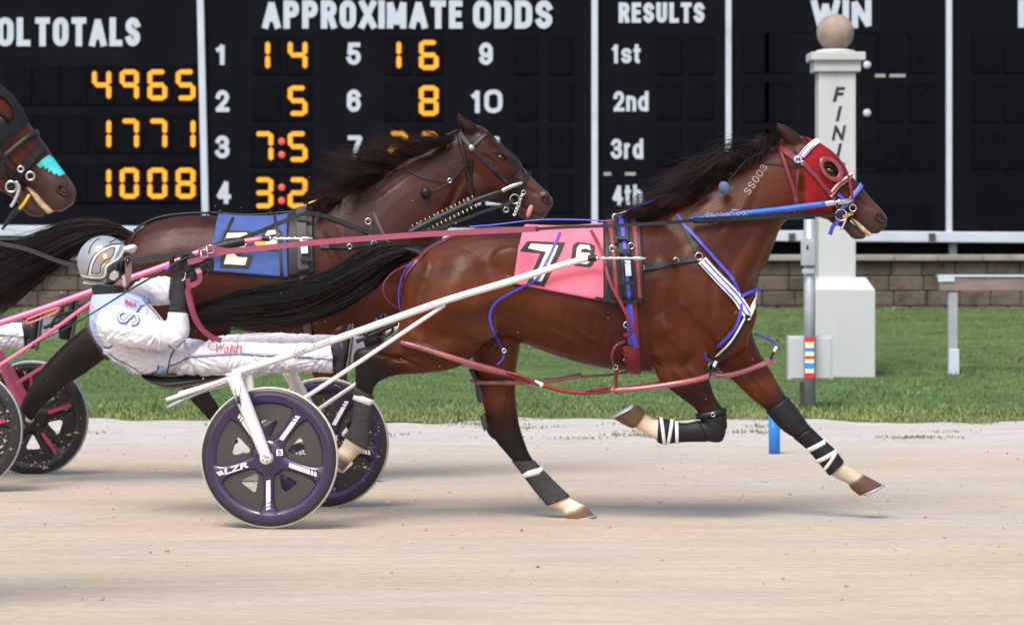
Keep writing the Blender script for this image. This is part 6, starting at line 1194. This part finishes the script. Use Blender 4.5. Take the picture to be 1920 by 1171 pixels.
b2('throat_latch', [(884, 300), (884, 330), (886, 370)], .012); b2('ear_cord', [(884, 309), (868, 312), (856, 328), (843, 340)], .010, 'leather', .012); b2('ear_cord', [(843, 340), (815, 338), (785, 330), (765, 320)], .006, 'leather', .012)
for x, y in ((843, 339), (981, 361)): ring('bridle_ring', x, y, d - .1, .012, .004, br, 'silver', B2)
ring('bit_ring', 965, 373, d - .085, .028, .004, br); ring('head_pole_ring', 949, 393, d - .09, .015, .004, br)
part('bit_shank', ptube([(976, 372, d - .09), (974, 385, d - .09), (968, 397, d - .085)], .006), 'silver', br)
part('curb_chain', [torus(P(978 - i * 2.2, 366 + i * 6, d - .085), .008, .0028, (1, 0, .3 * (-1) ** i), (0, .5, 1), 10, 5) for i in range(7)], 'silver', br)
part('rosette', lathe(hit(B2, 884, 277)[0] + Vector((0, -.016, 0)), [(0, -.005), (.016, -.004), (.02, .008)], 'Y', 18), 'silver', br)
hp2 = part('head_pole', ptube([(765, 438, d - .20), (810, 415, d - .17), (850, 396, d - .15), (895, 375, d - .13), (942, 358, d - .12)], [.024, .026, .026, .02, .012], 6, 12), 'leather', t)
part('pole_end', ptube([(940, 358, d - .12), (962, 348, d - .115), (980, 342, d - .10)], [.013, .013, .009], 4, 10), 'silver', hp2)
for x in (790, 822, 850, 880): part('pole_wrap', ptube([(x - 4, 427 - (x - 787) * .485, d - .175 + (x - 790) * .0005), (x + 4, 423 - (x - 787) * .485, d - .175 + (x - 790) * .0005)], .030, 2, 12), 'leather_grey', hp2)
mb = MB()
for i in range(15):
    x = 777 + i * 8; yc = 433 - (x - 775) * .485
    for s in (-1, 1): p, q = P(x + s * 2, yc + s * 6, d - .18), P(x + s * 4, yc + s * 11, d - .185); mb.add(*tube([p, q], .0026, 5))
mb.build('pole_studs', M['cream'], hp2)
spart('ear_plug_cord', [(843, 341), (825, 352), (808, 358)], .004, 'leather_grey', br)
mb = MB(); mb.add(*ellipsoid(P(798, 361, d - .12), .029, .028, .034, 18, 12)); mb.build('ear_plug_ball', M['leather'], br)
rn2 = part('reins', [strap(None, [(-80, 436, 18.75), (0, 456, 18.74), (50, 467, 18.72), (140, 497, 18.7), (240, 489, 18.66), (390, 467, 18.62), (470, 441, 18.60), (530, 416, 18.58), (572, 401, 18.60), (610, 405, 18.62), (670, 427, 18.63), (722, 444, 18.64)], .026, 18.7, 0, .004), strap(None, [(722, 444, 18.64), (790, 436, 18.62), (854, 416, 18.68), (905, 397, 18.74), (945, 384, 18.79), (964, 375, 18.81)], .018, 18.7, 0, .004)], 'leather', None)
tag(rn2, 'black driving reins running over the blue cloth of the dark bay horse', 'reins')

# ---------------------------------------------------------------- third horse: follows close on the rail side of the camera, mostly outside the picture
D3 = 12.2; K3 = 1.0 * D7 / D3
RC = (1480, 330)
def xf3(x, y):
    w = min(1, max(0, (x - 1330) / 150)); a = math.radians(6) * w; dx, dy = x - RC[0], y - RC[1]
    x2, y2 = RC[0] + dx * math.cos(a) - dy * math.sin(a), RC[1] + dx * math.sin(a) + dy * math.cos(a)
    return 139 + (x2 - 1651) * K3, 362 + (y2 - 429) * K3
_sh = lambda q, dx, dy: [((a[0] + dx, a[1] + dy), (b[0] + dx, b[1] + dy), w) for a, b, w in q]
H3 = dict(H7); H3['ff'] = (H7['ff'][0][:2] + _sh(H7['nf'][0][2:], 40, -10), H7['nf'][1]); H3['ffh'] = _sh(H7['nfh'], 40, -10)
h3, body3, B3 = make_horse(H3, D3, 'bay horse with turquoise nose patch and dark hood at the edge of the picture', {BAY: (.062, .0150, .0055)}, xf3)
face(h3, body3, D3, *xf3(1553, 321), *xf3(1648, 408), k=1.0)
t = h3; d = D3; B3 = bvh(body3)
HP3 = [(-150, 0), (0, 90), (60, 170), (62, 222), (36, 250), (20, 272), (6, 284), (-60, 330), (-120, 330)]
hd3 = shell(body3, lambda c: c.x > P(-110, 0, d).x and inpoly(*pixd(c, d), HP3) and not inpoly(*pixd(c, d), [(-14, 190), (8, 184), (26, 204), (28, 222), (6, 226), (-10, 212)]), .005, 'hood', mat('dark_hood_cloth', (.012, .0125, .016), .8, spec=.15, bump=.3), t)
BH3 = bvh(body3, hd3)
part('nose_patch', poly_on(snap_map(B3, (0, 0), (1, 0), (0, 1), d, .004), [(92, 291), (100, 299), (121, 327), (110, 331), (106, 325), (101, 328), (97, 320), (91, 323), (90, 315), (84, 317), (83, 311), (76, 315), (69, 309), (78, 300)]), 'turq', t)
br3 = part('bridle', band(BH3, (62, 254), (10, 300), d, .020, .008, .004, 36, 1.6), 'leather', t)
part('noseband', strap(BH3, [(82, 276), (66, 291), (46, 314), (30, 338), (10, 360)], .026, d, .010, .005), 'leather', br3)
part('cheek_strap', strap(BH3, [(-20, 262), (5, 292), (28, 318), (44, 322)], .022, d, .010, .005), 'leather', br3)
part('cheek_strap', strap(BH3, [(2, 300), (8, 325), (16, 345), (18, 355)], .020, d, .010, .005), 'leather', br3)
for x, y, R in ((39, 317, .011), (57, 330, .016), (21, 350, .021)): ring('bit_ring', x, y, d - .09, R, .0038, br3)
part('bit_shank', ptube([(30, 340, d - .10), (36, 352, d - .10), (28, 375, d - .10), (20, 388, d - .10)], .007), 'silver', br3)
part('bit_strap', ptube([(55, 365, d - .085), (46, 380, d - .085), (36, 392, d - .08)], .006), 'yellow', br3)
part('lead_strap', ptube([(38, 390, d - .07), (24, 402, d - .07), (4, 430, d - .07)], [.013, .010, .005]), 'leather', br3)
part('teeth', loft([(xf3(*a), xf3(*b), w) for a, b, w in [((1597, 407), (1595, 412), .026), ((1611, 416), (1605, 424), .034), ((1624, 428), (1616, 436), .034), ((1636, 438), (1627, 443), .026)]], d, 4, 16)[:2], 'tooth', t)
mane(h3, [xf3(*q) for q in [(1195, 408), (1300, 370), (1400, 304), (1458, 264)]], D3, flow7, 500, lambda t: 150, seed=14)
